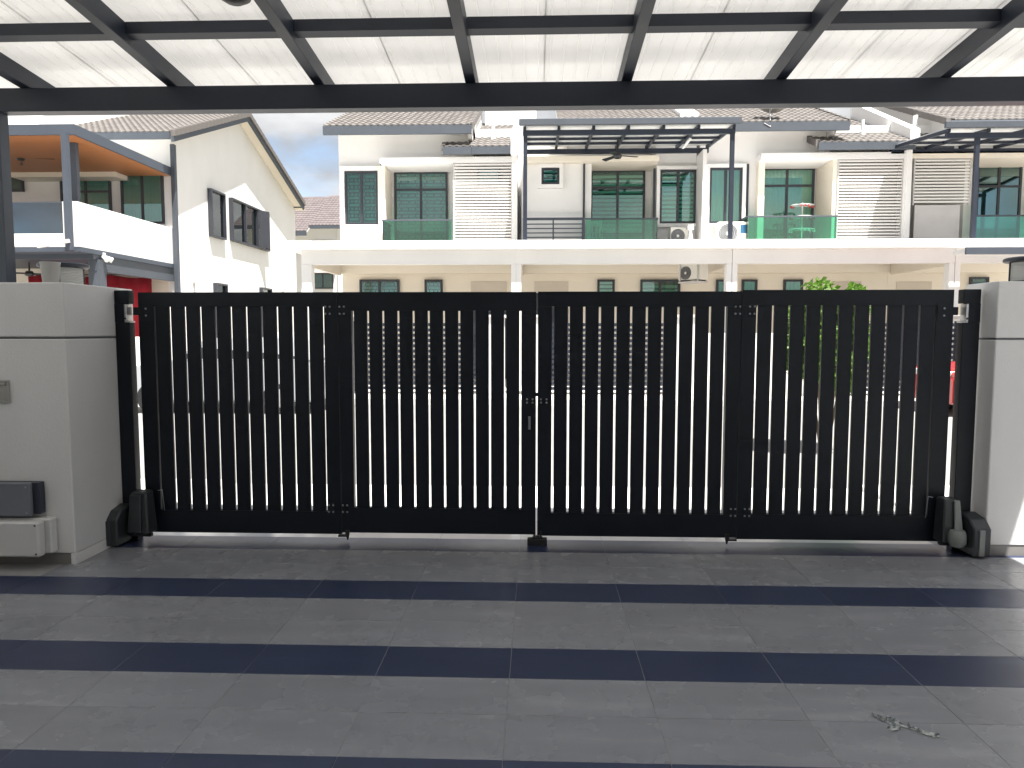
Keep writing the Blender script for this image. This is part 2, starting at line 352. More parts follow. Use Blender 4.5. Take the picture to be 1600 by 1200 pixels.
# ribbed sheets, each 0.5 m wide
def sheet(x0, wd, ya, yb):
    prof = []; n = 6; p = wd/n
    for i in range(n):
        a = x0+i*p
        prof += [(a, 0.0), (a+p*0.40, 0.0), (a+p*0.44, 0.006), (a+p*0.49, 0.006), (a+p*0.53, 0.0)]
    prof.append((x0+wd, 0.0)); k = len(prof); vs = []
    for y in (ya, yb): vs += [(x, y, rz(y)+0.122+h) for x, h in prof]
    for y in (ya, yb): vs += [(x, y, rz(y)+0.122+h+0.012) for x, h in prof]
    fs = []
    for i in range(k-1): fs += [(i, i+1, k+i+1, k+i), (2*k+i, 3*k+i, 3*k+i+1, 2*k+i+1), (i, 2*k+i, 2*k+i+1, i+1), (k+i, k+i+1, 3*k+i+1, 3*k+i)]
    fs += [(0, k, 3*k, 2*k), (k-1, 3*k-1, 4*k-1, 2*k-1)]
    return MB().add(vs, fs)
sh = None; x = -4.46; k = 0
while x < 3.7:
    wd = 0.5 if x+0.5 < 3.9 else 3.9-x
    if sh is None: sh = obj('roof_sheet', sheet(x, 0.506, -2.95, 5.2), M['sheet'], cp, origin=(x, 0, 3.3))
    else:
        o = inst(sh, cp, (x, 0, 3.3+0.0016*(k % 2)))
    x += 0.5; k += 1
gt = MB().box(-4.62, 4.04, 5.13, 5.25, 3.134, 3.148).box(-4.62, 4.04, 5.245, 5.255, 3.1485, 3.262).box(-4.62, 4.04, 5.131, 5.139, 3.1485, 3.19)
obj('gutter', gt, M['steel'], cp)
pbox('post', -3.69, -3.602, 4.715, 4.805, 1.853, 3.002, M['bluegrey'], cp, bev=0.004)
fan = thing('ceiling_fan', 'dark round ceiling fan hub under the carport roof at top edge', 'fan', (-1.57, 3.45, 3.10))
obj('motor_hub', MB().lathe([(0.001, -0.045), (0.04, -0.042), (0.075, -0.02), (0.085, 0.01), (0.06, 0.05), (0.02, 0.07)], (-1.45, 3.45, onY(372, 5, 3.45).z+0.045), 24), M['black'], fan, smooth=True)
obj('down_rod', MB().tube((-1.45, 3.45, 3.2), (-1.45, 3.45, 3.37), 0.014), M['black'], fan)

# ================================================================== PILLARS
def pillar(name, label, x0, x1, y0, y1, h, gz):
    t = thing(name, label, 'pillar', ((x0+x1)/2, (y0+y1)/2, 0))
    pbox('base', x0, x1, y0, y1, 0.075, gz-0.007, M['pillar'], t, bev=0.006)
    pbox('groove_band', x0+0.008, x1-0.008, y0+0.008, y1-0.008, gz-0.0065, gz+0.0065, M['groove'], t)
    pbox('top_block', x0, x1, y0, y1, gz+0.007, h, M['pillar'], t, bev=0.006)
    return t
pl = pillar('gate_pillar', 'wide off-white gate pillar on the left with control boxes', -4.6, -3.04, 4.46, 5.24, 1.852, 1.495)
sk = MB().box(-4.6, -3.047, 4.468, 5.23, 0.0, 0.073); obj('skirting', sk, M['skirt'], pl)
pbox('corner_plaster', -3.07, -3.039, 4.459, 5.242, 0.001, 0.0745, M['pillar'], pl)
prr = pillar('gate_pillar', 'off-white gate pillar on the right catching a patch of sun', 3.09, 4.3, 4.88, 5.24, 1.878, 1.492)
obj('skirting', MB().box(3.096, 4.3, 4.886, 5.23, 0, 0.073), M['skirt'], prr)

# lamps
def lamp(loc, label):
    t = thing('pillar_lamp', label, 'lamp', loc, 'lamps on the gate pillars'); x, y, z = loc
    obj('base', MB().lathe([(0.001, 0), (0.125, 0), (0.125, 0.014), (0.001, 0.014)], loc, 32), M['navy'], t)
    pr = [(0.001, 0.015)]
    k = 11
    for i in range(k):
        a = 0.016+i*0.0115; pr += [(0.116, a), (0.121, a+0.002), (0.121, a+0.0075), (0.116, a+0.0095)]
    pr.append((0.001, 0.016+k*0.0115))
    obj('ribbed_shade', MB().lathe(pr, loc, 40), M['lampw'], t)
    obj('lamp_cap', MB().lathe([(0.001, 0.143), (0.150, 0.143), (0.164, 0.150), (0.164, 0.168), (0.15, 0.176), (0.001, 0.180)], loc, 40), M['navy'], t, smooth=True)
    ps = MB()
    for i in range(3):
        a = 0.9+i*2.094; ps.tube((x+0.131*math.cos(a), y+0.131*math.sin(a), z+0.012), (x+0.131*math.cos(a), y+0.131*math.sin(a), z+0.144), 0.006, n=8)
    obj('cap_rods', ps, M['navy'], t, kind='stuff')
    return t
lamp((-3.44, 5.06, 1.853), 'round pillar lamp with black cap behind a milky plastic cup')
lamp((3.43, 5.08, 1.879), 'round pillar lamp with black cap on the right pillar')
cu = thing('plastic_cup', 'milky plastic cup standing on the left pillar before the lamp', 'cup', (-3.207, 4.585, 1.853))
obj('cup_body', MB().lathe([(0.001, 0.0), (0.047, 0.0), (0.058, 0.128), (0.060, 0.130), (0.060, 0.139), (0.056, 0.139), (0.055, 0.13), (0.045, 0.004), (0.001, 0.004)], (-3.207, 4.585, 1.853), 32), M['cup'], cu, smooth=True)

# control boxes, door bell
def screws(mb, pts, y):
    for x, z in pts: mb.tube((x, y, z), (x, y-0.003, z), 0.0065, n=10)
    return mb
b = thing('control_box', 'grey metal control box with dark side, above the white box', 'control box', (-3.43, 4.44, 0.345))
pbox('cover', -3.66, -3.262, 4.362, 4.40, 0.345, 0.564, M['boxgrey'], b, bev=0.006)
pbox('back_case', -3.655, -3.222, 4.402, 4.456, 0.352, 0.560, M['boxdark'], b, bev=0.004)
obj('screws', screws(MB(), [(-3.282, 0.538), (-3.282, 0.37)], 4.362), M['bolt'], b, kind='stuff')
b = thing('control_box', 'white plastic control box low on the left pillar near the floor', 'control box', (-3.4, 4.40, 0.088))
pbox('cover', -3.66, -3.185, 4.322, 4.392, 0.089, 0.320, M['boxwhite'], b, bev=0.012)
pbox('back_case', -3.67, -3.150, 4.394, 4.456, 0.094, 0.326, M['boxwhite'], b, bev=0.008)
obj('screws', screws(MB(), [(-3.205, 0.298), (-3.205, 0.112)], 4.322), M['boxdark'], b, kind='stuff')
b = thing('doorbell_plate', 'small metal doorbell plate on the left pillar at the frame edge', 'doorbell', (-3.50, 4.45, 1.07))
mbp = MB().box(-3.60, -3.425, 4.448, 4.457, 1.073, 1.088).box(-3.60, -3.425, 4.448, 4.457, 1.206, 1.222).box(-3.442, -3.425, 4.448, 4.457, 1.0882, 1.2058).box(-3.60, -3.4422, 4.452, 4.4565, 1.0882, 1.2058)
obj('plate', mbp, M['stain'], b, bev=0.002)
pbox('visor', -3.60, -3.445, 4.440, 4.4518, 1.186, 1.203, M['stain'], b, bev=0.003)

# ================================================================== GATE
GYF = 5.05
def gate(name, label, leaves, hx, side):
    t = thing(name, label, 'gate', (hx, GYF+0.03, 0.05), 'double folding driveway gate')
    for lf in leaves:
        x0, x1, g0, g1, ng, zb, zt, gw, s1, top, thin = lf
        gaps = [g0+(g1-g0)*i/(ng-1) for i in range(ng)]
        zf = GYF
        fr = MB()
        fr.box(x0, x1, zf, zf+0.05, zt, top)                 # top rail
        fr.box(x0, x1, zf, zf+0.05, zb, s1)                  # bottom rail
        a = gaps[0]-gw/2 if not thin == 'L' else -2.7795
        c = gaps[-1]+gw/2 if not thin == 'R' else 2.7855
        fr.box(x0, a, zf, zf+0.05, s1+0.0003, zt-0.0003); fr.box(c, x1, zf, zf+0.05, s1+0.0003, zt-0.0003)
        leaf = obj('gate_leaf', fr, M['gate'], t, origin=((x0+x1)/2, zf, 0))
        rails = MB().box(x0+0.02, x1-0.02, zf+0.034, zf+0.049, s1-0.03, s1+0.0002)
        # slats
        edges = [g for g in gaps]
        sl = None
        spans = []
        if thin == 'L': spans.append((-2.7735, gaps[0]-gw/2))
        for i in range(ng-1): spans.append((gaps[i]+gw/2, gaps[i+1]-gw/2))
        if thin == 'R': spans.append((gaps[-1]+gw/2, 2.7795))
        for a, c in spans:
            wd = c-a; xc = (a+c)/2
            o = obj('slat', MB().box(a, c, zf+0.008+random.uniform(-0.001, 0.001), zf+0.030, s1-0.02, zt+0.02), M['gate'], leaf, origin=(xc, zf, 0), bev=0.0025)
        # hinge plates with bolt heads are added below
        lf.append(leaf) if isinstance(lf, list) else None
    return t
LO = [-2.893, -1.432, -2.666, -1.539, 11, 0.052, 1.717, 0.0128, 0.219, 1.820, 'L']
LI = [-1.428, -0.0060, -1.326, -0.1185, 12, 0.064, 1.686, 0.0148, 0.249, 1.820, '']
RI = [0.0060, 1.438, 0.114, 1.3335, 12, 0.056, 1.716, 0.0162, 0.224, 1.822, '']
RO = [1.442, 2.900, 1.550, 2.675, 11, 0.047, 1.724, 0.0156, 0.229, 1.832, 'R']
gl = gate('folding_gate', 'left half of the black slatted folding driveway gate', [LO, LI], -2.9, 'L')
gr = gate('folding_gate', 'right half of the black slatted folding driveway gate', [RI, RO], 2.9, 'R')
def plate(leaf, xc, zc, pts, w, h):
    o = obj('hinge_plate', MB().box(xc-w/2, xc+w/2, GYF-0.004, GYF-0.0003, zc-h/2, zc+h/2), M['gate'], leaf, bev=0.001)
    mb = MB()
    for px_, pz in pts: mb.lathe([(0.0005, -0.006), (0.005, -0.0055), (0.0075, -0.002), (0.0075, 0.0)], (xc+px_, GYF-0.004, zc+pz), 12, 'y')
    obj('bolts', mb, M['bolt'], leaf, smooth=True, kind='stuff')
q4 = [(-0.016, -0.025), (0.016, -0.025), (-0.016, 0.025), (0.016, 0.025)]
for (lf, xc) in ((LO, -1.505), (LI, -1.402), (RI, 1.412), (RO, 1.512)):
    for zc in (1.690, 0.243): plate(lf[-1], xc, zc, q4, 0.050, 0.09)
for lf, xs in ((LO, -1), (RO, 1)):
    plate(lf[-1], xs*2.835, 1.680, [(0, -0.028), (0, 0.022)], 0.09, 0.13)
for lf, xc in ((LI, -0.05), (RI, 0.05)): plate(lf[-1], xc, 1.042, [(-0.02, -0.012), (0.02, -0.012), (-0.02, 0.012), (0.02, 0.012)], 0.06, 0.05)
# latch between the leaves
obj('latch', MB().box(-0.012, 0.025, GYF+0.005, GYF+0.03, 1.075, 1.10), M['gate'], LI[-1])
obj('lock_handle', MB().box(-0.062, -0.044, GYF-0.004, GYF-0.0003, 0.835, 0.93).box(-0.058, -0.048, GYF-0.018, GYF-0.0042, 0.86, 0.915), M['bolt'], LI[-1], bev=0.002)
# drop bolts / guide rollers at the folds
for lf, xc in ((LI, -1.385), (RI, 1.372)):
    s = 1 if xc < 0 else -1
    mb = MB().box(xc-0.035*s-0.035, xc-0.035*s+0.035, GYF-0.012, GYF+0.03, 0.034, 0.046).box(xc-0.014, xc+0.014, GYF-0.02, GYF-0.0005, 0.050, 0.085)
    mb.tube((xc, GYF-0.008, 0.050), (xc, GYF-0.008, 0.012), 0.014, 0.005, n=12)
    obj('drop_bolt', mb, M['black'], lf[-1])
# hinge arms on the outer leaves
for lf, xs in ((LO, -1), (RO, 1)):
    obj('hinge_arm', MB().box(xs*2.88, xs*2.935, GYF+0.002, GYF+0.040, 1.655, 1.712), M['gate'], lf[-1], bev=0.002)

def gate_post(xs, x0, x1, label):
    t = thing('gate_post', label, 'post', ((x0+x1)/2, 5.11, 0), 'gate posts beside the pillars')
    pbox('post', x0, x1, 5.0, 5.07, 0, 1.602, M['gate'], t, bev=0.003)
    inner = x0 if xs > 0 else x1
    a, c = (inner+0.038, x1) if xs > 0 else (x0, inner-0.038)
    pbox('post_neck', a, c, 5.0, 5.07, 1.6025, 1.735, M['gate'], t)
    pbox('post_top', x0, x1, 5.0, 5.07, 1.7355, 1.832, M['gate'], t, bev=0.003)
    br = MB().box(inner-0.004 if xs > 0 else inner-0.034, inner+0.034 if xs > 0 else inner+0.004, 4.997, 5.068, 1.6028, 1.612)
    br.box(inner+0.018 if xs > 0 else inner-0.034, inner+0.034 if xs > 0 else inner-0.018, 4.995, 5.068, 1.6125, 1.732)
    obj('hinge_bracket', br, M['steel'], t, bev=0.002)
    obj('bracket_bolt', MB().lathe([(0.0005, -0.006), (0.006, -0.005), (0.008, 0)], ((inner+0.026*xs), 4.995, 1.63), 12, 'y'), M['black'], t)
    return t
gate_post(-1, -3.038, -2.932, 'black steel post between the left pillar and the gate')
gate_post(1, 2.938, 3.055, 'black steel post between the right pillar and the gate')

st = thing('gate_stop', 'small black floor stop block under the middle of the gate', 'gate stop', (0.005, 5.02, 0))
pbox('stop_block', -0.065, 0.077, 4.985, 5.045, 0.0, 0.048, M['rubber'], st, bev=0.005)
obj('catch', MB().box(-0.03, 0.045, 4.995, 5.03, 0.0485, 0.058).box(-0.022, -0.010, 4.995, 5.03, 0.0585, 0.098).box(0.026, 0.038, 4.995, 5.03, 0.0585, 0.098).box(-0.008, 0.024, 5.0, 5.028, 0.0585, 0.07), M['black'], st, bev=0.002)

# swing gate openers
def opener(label, sgn, x_out, x_mid, x_in):
    t = thing('gate_opener', label, 'gate motor', (x_mid, 4.95, 0), 'swing gate motors')
    # fixed housing by the pillar (angled lid) and gate side housing
    a, c = sorted((x_out, x_mid))
    mb = MB().prism([(4.80, 0.015), (4.80, 0.205), (4.86, 0.262), (4.99, 0.285), (4.99, 0.015)], 'x', a, c)
    obj('motor_cover', mb, M['motor'], t, bev=0.008)
    g = c-a
    obj('cover_strip', MB().box(a+g*0.30, a+g*0.62, 4.791, 4.7995, 0.02, 0.20), M['motorg' if sgn > 0 else 'motor'], t, bev=0.003)
    a, c = sorted((x_mid-0.002*sgn, x_in)); xm = (a+c)/2
    hs = MB().hexa([(a+0.012, 4.90, 0.075), (c-0.012, 4.90, 0.075), (c-0.006, 5.028, 0.075), (a+0.006, 5.028, 0.075)],
                   [(a+0.028, 4.93, 0.375), (c-0.035, 4.93, 0.375), (c-0.03, 5.028, 0.382), (a+0.02, 5.028, 0.382)])
    obj('arm_housing', hs, M['motor'], t, bev=0.01)
    f0, f1 = (xm+0.0, a+(c-a)*0.98) if sgn > 0 else (xm-0.02, a+(c-a)*0.62)
    if sgn > 0:
        obj('face_plate', MB().hexa([(xm+0.004, 4.882, 0.17), (c-0.02, 4.882, 0.17), (c-0.02, 4.899, 0.17), (xm+0.004, 4.899, 0.17)],
                                    [(xm+0.008, 4.912, 0.374), (c-0.032, 4.912, 0.374), (c-0.032, 4.928, 0.376), (xm+0.008, 4.928, 0.376)]), M['motorg'], t, bev=0.004)
        kn = MB().lathe([(0.001, -0.062), (0.040, -0.058), (0.058, -0.03), (0.060, 0.0), (0.058, 0.03), (0.046, 0.055), (0.001, 0.06)], (c-0.058, 4.885, 0.120), 28)
        obj('arm_knuckle', kn, M['motorg'], t, smooth=True)
    else:
        obj('face_plate', MB().hexa([(a+0.02, 4.882, 0.09), (xm+0.03, 4.882, 0.09), (xm+0.03, 4.8995, 0.09), (a+0.02, 4.8995, 0.09)],
                                    [(a+0.03, 4.913, 0.36), (xm+0.022, 4.913, 0.36), (xm+0.022, 4.929, 0.36), (a+0.03, 4.929, 0.36)]), M['motor'], t, bev=0.005)
    obj('arm', MB().box(a+0.01, c-0.01, 4.93, 4.965, 0.052, 0.0745), M['black'], t, bev=0.003)
    cb = MB(); e = x_in
    cb.tube((e, 5.03, 0.37), (e-0.03*sgn, 5.032, 0.375), 0.003, n=6); cb.tube((e-0.03*sgn, 5.032, 0.375), (e-0.042*sgn, 5.034, 0.22), 0.003, n=6)
    obj('cable', cb, M['bolt'], t)
    return t
opener('dark gate motor at the foot of the left gate post', -1, -3.078, -2.965, -2.785)
opener('grey-green gate motor at the foot of the right gate post', 1, 3.080, 2.962, 2.805)

# torn plastic on the floor
pv = MB(); rp_ = random.Random(11)
def film(path, wid, seg=9, amp=0.006):
    P = [Vector((x, y, 0)) for x, y in path]; pts = []
    for a, b_ in zip(P[:-1], P[1:]):
        for k in range(4): pts.append(a.lerp(b_, k/4)+Vector((rp_.uniform(-.003, .003), rp_.uniform(-.003, .003), 0)))
    pts.append(P[-1]); vs = []; fs = []; n = len(pts)
    for i in range(n):
        d = (pts[min(i+1, n-1)]-pts[max(i-1, 0)]).normalized(); s_ = Vector((-d.y, d.x, 0)); t = i/(n-1)*(len(wid)-1); k = min(int(t), len(wid)-2); wv = wid[k]*(1-(t-k))+wid[k+1]*(t-k)
        for j in range(seg):
            u = j/(seg-1)-0.5; z = 0.0015+abs(rp_.gauss(0, amp))*(0.4+(0.5-abs(u))*1.6)
            vs.append(pts[i]+s_*(u*wv+rp_.uniform(-.0015, .0015))+Vector((0, 0, z)))
    for i in range(n-1):
        for j in range(seg-1): fs.append((i*seg+j, i*seg+j+1, (i+1)*seg+j+1, (i+1)*seg+j))
    pv.add(vs, fs)
film([(1.350, 2.780), (1.372, 2.758), (1.392, 2.742), (1.405, 2.720)], [0.010, 0.022, 0.034, 0.020])
film([(1.405, 2.722), (1.440, 2.706), (1.465, 2.690), (1.490, 2.664), (1.520, 2.642), (1.540, 2.640)], [0.020, 0.020, 0.016, 0.026, 0.034, 0.012])
film([(1.412, 2.715), (1.400, 2.690), (1.382, 2.680), (1.366, 2.688)], [0.022, 0.034, 0.030, 0.012])
film([(1.408, 2.728), (1.420, 2.745), (1.410, 2.760), (1.392, 2.755)], [0.010, 0.018, 0.016, 0.008])
so = obj('plastic_wrap', pv, M['plastic'], origin=(1.44, 2.70, 0)); tag(so, 'crumpled strip of clear plastic wrap lying on the grey tiles', 'plastic wrap')
md = so.modifiers.new('thick', 'SOLIDIFY'); md.thickness = 0.0004

# ================================================================== generic house pieces
def wbox(ax, P, u0, u1, w0, w1, z0, z1, mb=None):
    """box on a wall: ax '-y' wall facing the street at Y=P, '+x' wall facing +X at X=P; w = distance out of the wall"""
    mb = mb or MB()
    if ax == '-y': return mb.box(u0, u1, P-w1, P-w0, z0, z1)
    return mb.box(P+w0, P+w1, u0, u1, z0, z1)
def window(root, u0, u1, z0, z1, P, ax='-y', n=2, transom=None, style='grille', pane='pane', fwid=0.065, surround=None, name='window', depth=0.09):
    fr = MB()
    wbox(ax, P, u0, u0+fwid, 0.004, depth, z0, z1, fr); wbox(ax, P, u1-fwid, u1, 0.004, depth, z0, z1, fr)
    wbox(ax, P, u0+fwid, u1-fwid, 0.004, depth, z1-fwid, z1, fr); wbox(ax, P, u0+fwid, u1-fwid, 0.004, depth, z0, z0+fwid, fr)
    cells = []; a0 = u0+fwid; step = (u1-u0-2*fwid)/n
    for i in range(1, n):
        c = a0+i*step; wbox(ax, P, c-fwid*0.55, c+fwid*0.55, 0.005, depth-0.004, z0+fwid, z1-fwid, fr)
    if transom: wbox(ax, P, u0+fwid, u1-fwid, 0.006, depth-0.002, transom-fwid*0.5, transom+fwid*0.5, fr)
    f = obj(name, fr, M['frame'], root)
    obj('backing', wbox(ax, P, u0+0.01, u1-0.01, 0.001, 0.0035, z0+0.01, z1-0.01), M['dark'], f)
    zs = [(z0+fwid, z1-fwid)] if not transom else [(z0+fwid, transom-fwid*0.5), (transom+fwid*0.5, z1-fwid)]
    for i in range(n):
        a = a0+i*step+(fwid*0.55 if i else 0); c = a0+(i+1)*step-(fwid*0.55 if i < n-1 else 0)
        for za, zb in zs:
            obj('pane', wbox(ax, P, a, c, 0.058, 0.064, za, zb), M[pane], f)
            if style in ('curtain', 'curtaing'):
                cu = MB(); k = max(6, int((c-a)/0.035)); vs = []
                for j in range(k+1):
                    u = a+(c-a)*j/k; wv = 0.024+0.013*math.sin(j*1.9+i)+0.005*math.sin(j*0.7)
                    for z in (za, zb): vs.append((u, P-wv, z) if ax == '-y' else (P+wv, u, z))
                cu.add(vs, [(2*j, 2*j+2, 2*j+3, 2*j+1) for j in range(k)])
                obj('curtain', cu, M[style], f, smooth=True)
            elif style == 'grille':
                g = MB(); h = 0.105; z = za+0.04; r = 0
                while z < zb-0.02:
                    wbox(ax, P, a+0.03, c-0.03, 0.030, 0.044, z, z+0.03, g)
                    if r % 2 == 0:
                        for q in (0.12, 0.88): wbox(ax, P, a+(c-a)*q-0.012, a+(c-a)*q+0.012, 0.0305, 0.0435, z+0.0202, min(z+h-0.0002, zb-0.02), g)
                    else:
                        for q in (0.2, 0.5, 0.8): wbox(ax, P, a+(c-a)*q-0.02, a+(c-a)*q+0.02, 0.0305, 0.0435, z+0.0202, min(z+h-0.0002, zb-0.02), g)
                    z += h; r += 1
                obj('grille', g, M['grille'], f, kind='stuff')
                obj('curtain', wbox(ax, P, a, c, 0.008, 0.014, za, zb), M['curtaing'], f)
            elif style == 'blind':
                z = za+0.02; b0 = None
                while z < zb-0.06:
                    if b0 is None: b0 = obj('blind_slat', wbox(ax, P, a+0.01, c-0.01, 0.020, 0.030, z, z+0.075), M['blind'], f, origin=(WL[f.name].x, WL[f.name].y, z))
                    else: inst(b0, f, (WL[f.name].x, WL[f.name].y, z))
                    z += 0.125
    if surround:
        s = surround; sr = MB()
        wbox(ax, P, u0-s, u1+s, 0.004, depth+0.05, z1+0.001, z1+s, sr); wbox(ax, P, u0-s, u1+s, 0.004, depth+0.05, z0-s, z0-0.001, sr)
        wbox(ax, P, u0-s, u0-0.001, 0.005, depth+0.048, z0-0.0005, z1+0.0005, sr); wbox(ax, P, u1+0.001, u1+s, 0.005, depth+0.048, z0-0.0005, z1+0.0005, sr)
        obj('surround', sr, M['white'], f)
    return f

def roof_slope(root, x0, x1, ye, ze, yr, pitch, m='roof', dirn=1, per=0.2, course=0.33, fascia=None, name='roof', fh=0.24):
    """one tiled slope: eave at (ye,ze), rising towards yr"""
    tp = math.tan(pitch); L_ = abs(yr-ye); nr = max(2, int(round(L_/math.cos(pitch)/course))); dy = L_/nr
    ns = 6; nx = int((x1-x0)/per*ns); xs = [x0+(x1-x0)*i/nx for i in range(nx+1)]
    mb = MB(); vs = []; fs = []
    def pf(x): c = math.cos(2*math.pi*(x-x0)/per); return 0.026*(0.5+0.5*c)
    for r in range(nr):
        o = len(vs)
        for (yy, lift) in ((ye+dirn*r*dy, -0.008), (ye+dirn*(r*dy), 0.026), (ye+dirn*(r+1)*dy, 0.0)):
            zb = ze+abs(yy-ye)*tp
            vs += [(x, yy, zb+lift+pf(x)) for x in xs]
        k = nx+1
        for i in range(nx): fs += [(o+i, o+i+1, o+k+i+1, o+k+i), (o+k+i, o+k+i+1, o+2*k+i+1, o+2*k+i)]
    mb.add(vs, fs)
    # roof body (deck) is the part, its tiles are joined geometry
    a, b_ = ye+dirn*0.02, yr
    dk = MB().prism([(a, ze-0.10), (b_, ze+L_*tp-0.10), (b_, ze+L_*tp-0.012), (a, ze-0.012)], 'x', x0+0.01, x1-0.01)
    rf = obj(name, dk, M['white'], root)
    obj('roof_tiles', mb, M[m], rf, smooth=True, kind='stuff')
    if fascia is not None:
        y0, y1 = (ye-0.055, ye+0.0195) if dirn > 0 else (ye-0.0195, ye+0.055)
        obj('fascia', MB().box(x0, x1, y0, y1, ze-fh, ze-0.012), M[fascia], rf)
    return rf
def verge_caps(rf, x, ye, ze, yr, pitch, n, wid=0.16, m='roof', dirn=1):
    tp = math.tan(pitch); dy = abs(yr-ye)/n
    for i in range(n):
        ya = ye+dirn*i*dy; yb = ye+dirn*(i+1)*dy*0.998
        za = ze+i*dy*tp; zb = ze+(i+1)*dy*tp
        a, b_ = x-wid/2, x+wid/2
        mb = MB().hexa([(a, ya, za-0.12), (b_, ya, za-0.12), (b_, yb, zb-0.13), (a, yb, zb-0.13)], [(a, ya, za+0.075), (b_, ya, za+0.075), (b_, yb, zb+0.05), (a, yb, zb+0.05)])
        obj('verge_tile', mb, M[m], rf, origin=(x, (ya+yb)/2, (za+zb)/2))

def louvre_screen(root, u0, u1, z0, z1, Y, pitch=0.089):
    fr = MB().box(u0, u0+0.04, Y, Y+0.06, z0, z1).box(u1-0.03, u1, Y, Y+0.06, z0, z1).box(u0+0.04, u1-0.03, Y+0.002, Y+0.058, z1-0.02, z1-0.0005)
    s = obj('louvre_screen', fr, M['warmgrey'], root)
    z = z1-0.06; first = None
    while z > z0:
        if first is None: first = obj('slat', MB().box(u0+0.041, u1-0.031, Y+0.002, Y+0.045, z-0.023, z+0.023), M['louvre'], s, origin=((u0+u1)/2, Y, z))
        else: inst(first, s, ((u0+u1)/2, Y, z), 'slat')
        z -= pitch
    return s
def glass_rail(root, pts, z0, zt, pane='gglass'):
    """pts: polyline of (x,y); returns the railing part with panes"""
    rl = MB()
    for (a, b_) in zip(pts[:-1], pts[1:]): rl.bar((a[0], a[1], zt), (b_[0], b_[1], zt), 0.05, 0.04)
    r = obj('balustrade', rl, M['fascia'], root)
    for (a, b_) in zip(pts[:-1], pts[1:]):
        d = Vector((b_[0]-a[0], b_[1]-a[1], 0)); n = max(1, int(d.length/1.3))
        for i in range(n):
            p = Vector((a[0], a[1], 0))+d*((i+0.01)/n); q = Vector((a[0], a[1], 0))+d*((i+0.99)/n)
            obj('glass_pane', MB().bar((p.x, p.y, (z0+zt)/2-0.01), (q.x, q.y, (z0+zt)/2-0.01), 0.012, zt-z0-0.03), M[pane], r)
    return r

# ================================================================== TERRACE HOUSES ACROSS THE STREET
YF, YB, YU, YM, YD, YG, YE = 18.0, 18.26, 20.9, 21.45, 22.2, 21.8, 20.75
ZS0, ZS1 = 3.62, 3.835      # porch slab
ZC0 = onY(700, 254, YU).z; ZC1 = onY(700, 245, YU).z
PITCH_R = math.radians(23.5)
SX = [onY(445, 380, YF).x, onY(806, 380, YF).x, onY(1149, 380, YF).x, onY(1503, 385, YF).x]
SX.append(2*SX[3]-SX[2])
PX = [onY(530, 300, YM).x, onY(803, 310, YU).x+0.1, onY(1099, 310, YU).x, onY(1416, 310, YU).x]; PX.append(2*PX[3]-PX[2])
ZROOF_E = onY(640, 209, YE).z+0.24
GROUPT = 'terrace houses across the street'
def unit(i, label):
    x0, x1 = SX[i], SX[i+1]
    t = thing('terrace_house', label, 'house', ((x0+x1)/2, 22, 0.06), GROUPT)
    pbox('porch_slab', x0+(0.0003 if i == 1 else 0.006 if i else 0), x1-(0.0003 if i == 0 else 0.006), YF, YU+0.6, ZS0, ZS1, M['white'], t, bev=0.01)
    bx0 = x0+(0.0003 if i == 1 else 0.012 if i else 0.33)
    pbox('porch_beam', bx0, x1-0.0003, YB, YB+0.25, onY(900, 412, YB).z, ZS0-0.002, M['white'], t)
    pbox('column', bx0, bx0+(0.13 if i else 0.26), YB+0.001, YB+0.26, 0.06, onY(900, 412, YB).z-0.001, M['white'], t, bev=0.01)
    pbox('column', x1-0.13, x1-0.0003, YB+0.001, YB+0.26, 0.06, onY(900, 412, YB).z-0.001, M['white'], t, bev=0.01)
    pbox('porch_beam', bx0+0.02, bx0+0.12, YB+0.26, YG-0.24, onY(900, 414, YB).z, ZS0-0.002, M['cream'], t)
    # ground floor wall with a deep head band
    gx0 = PX[i] if i else onY(535, 430, YG).x
    pbox('ground_wall', gx0, PX[i+1]-0.004, YG, YG+0.2, 0.06, ZS0-0.002, M['cream'], t)
    pbox('head_band', gx0, PX[i+1]-0.004, YG-0.22, YG-0.001, onY(900, 427, YG-0.22).z, ZS0-0.003, M['cream'], t)
    # upper floor: recess wall behind, side fins
    pbox('upper_wall', PX[i]+0.002, PX[i+1]-0.002, YD, YD+0.2, ZS1, ZROOF_E+0.28, M['white'], t)
    return t
def rY(x0, y0, x1, y1, Y, t, name, m, d=0.1, bev=0.0):
    a, b_, za, zb = rectY(x0, y0, x1, y1, Y); return pbox(name, a, b_, Y, Y+d, za, zb, M[m], t, bev)
def win(t, x0, y0, x1, y1, Y, tr=None, **k):
    a, b_, za, zb = rectY(x0, y0, x1, y1, Y)
    return window(t, a, b_, za, zb, Y, transom=(onY((x0+x1)/2, tr, Y).z if tr else None), **k)
ZROOF_E = onY(640, 209, YE).z+0.24

# ---------- unit 1
u1 = unit(0, 'end terrace house with grilled teal windows and white louvre screen')
aL, bL, _, zt_ = rectY(530, 208, 594, 378, YM)
pbox('upper_wall', aL, bL, YM, YD-0.002, ZS1, ZROOF_E+0.1, M['white'], u1)
xroofR = onY(737, 200, YE).x
pbox('upper_wall', bL+0.002, xroofR-0.02, YM+0.001, YD-0.003, ZC1+0.001, ZROOF_E+0.12, M['white'], u1)
win(u1, 540, 268, 592, 352, YM, n=2, style='grille', surround=0.13)
pbox('ledge', onY(535, 375, YM-0.4).x, onY(586, 375, YM-0.4).x, YM-0.45, YM-0.002, ZS1+0.001, onY(560, 373, YM-0.4).z, M['white'], u1)
a, b_, za, zb = rectY(593, 245, 808, 254, YU)
pbox('canopy_slab', a, b_-0.09, YU, YD-0.001, ZC0, ZC1, M['white'], u1, bev=0.006)
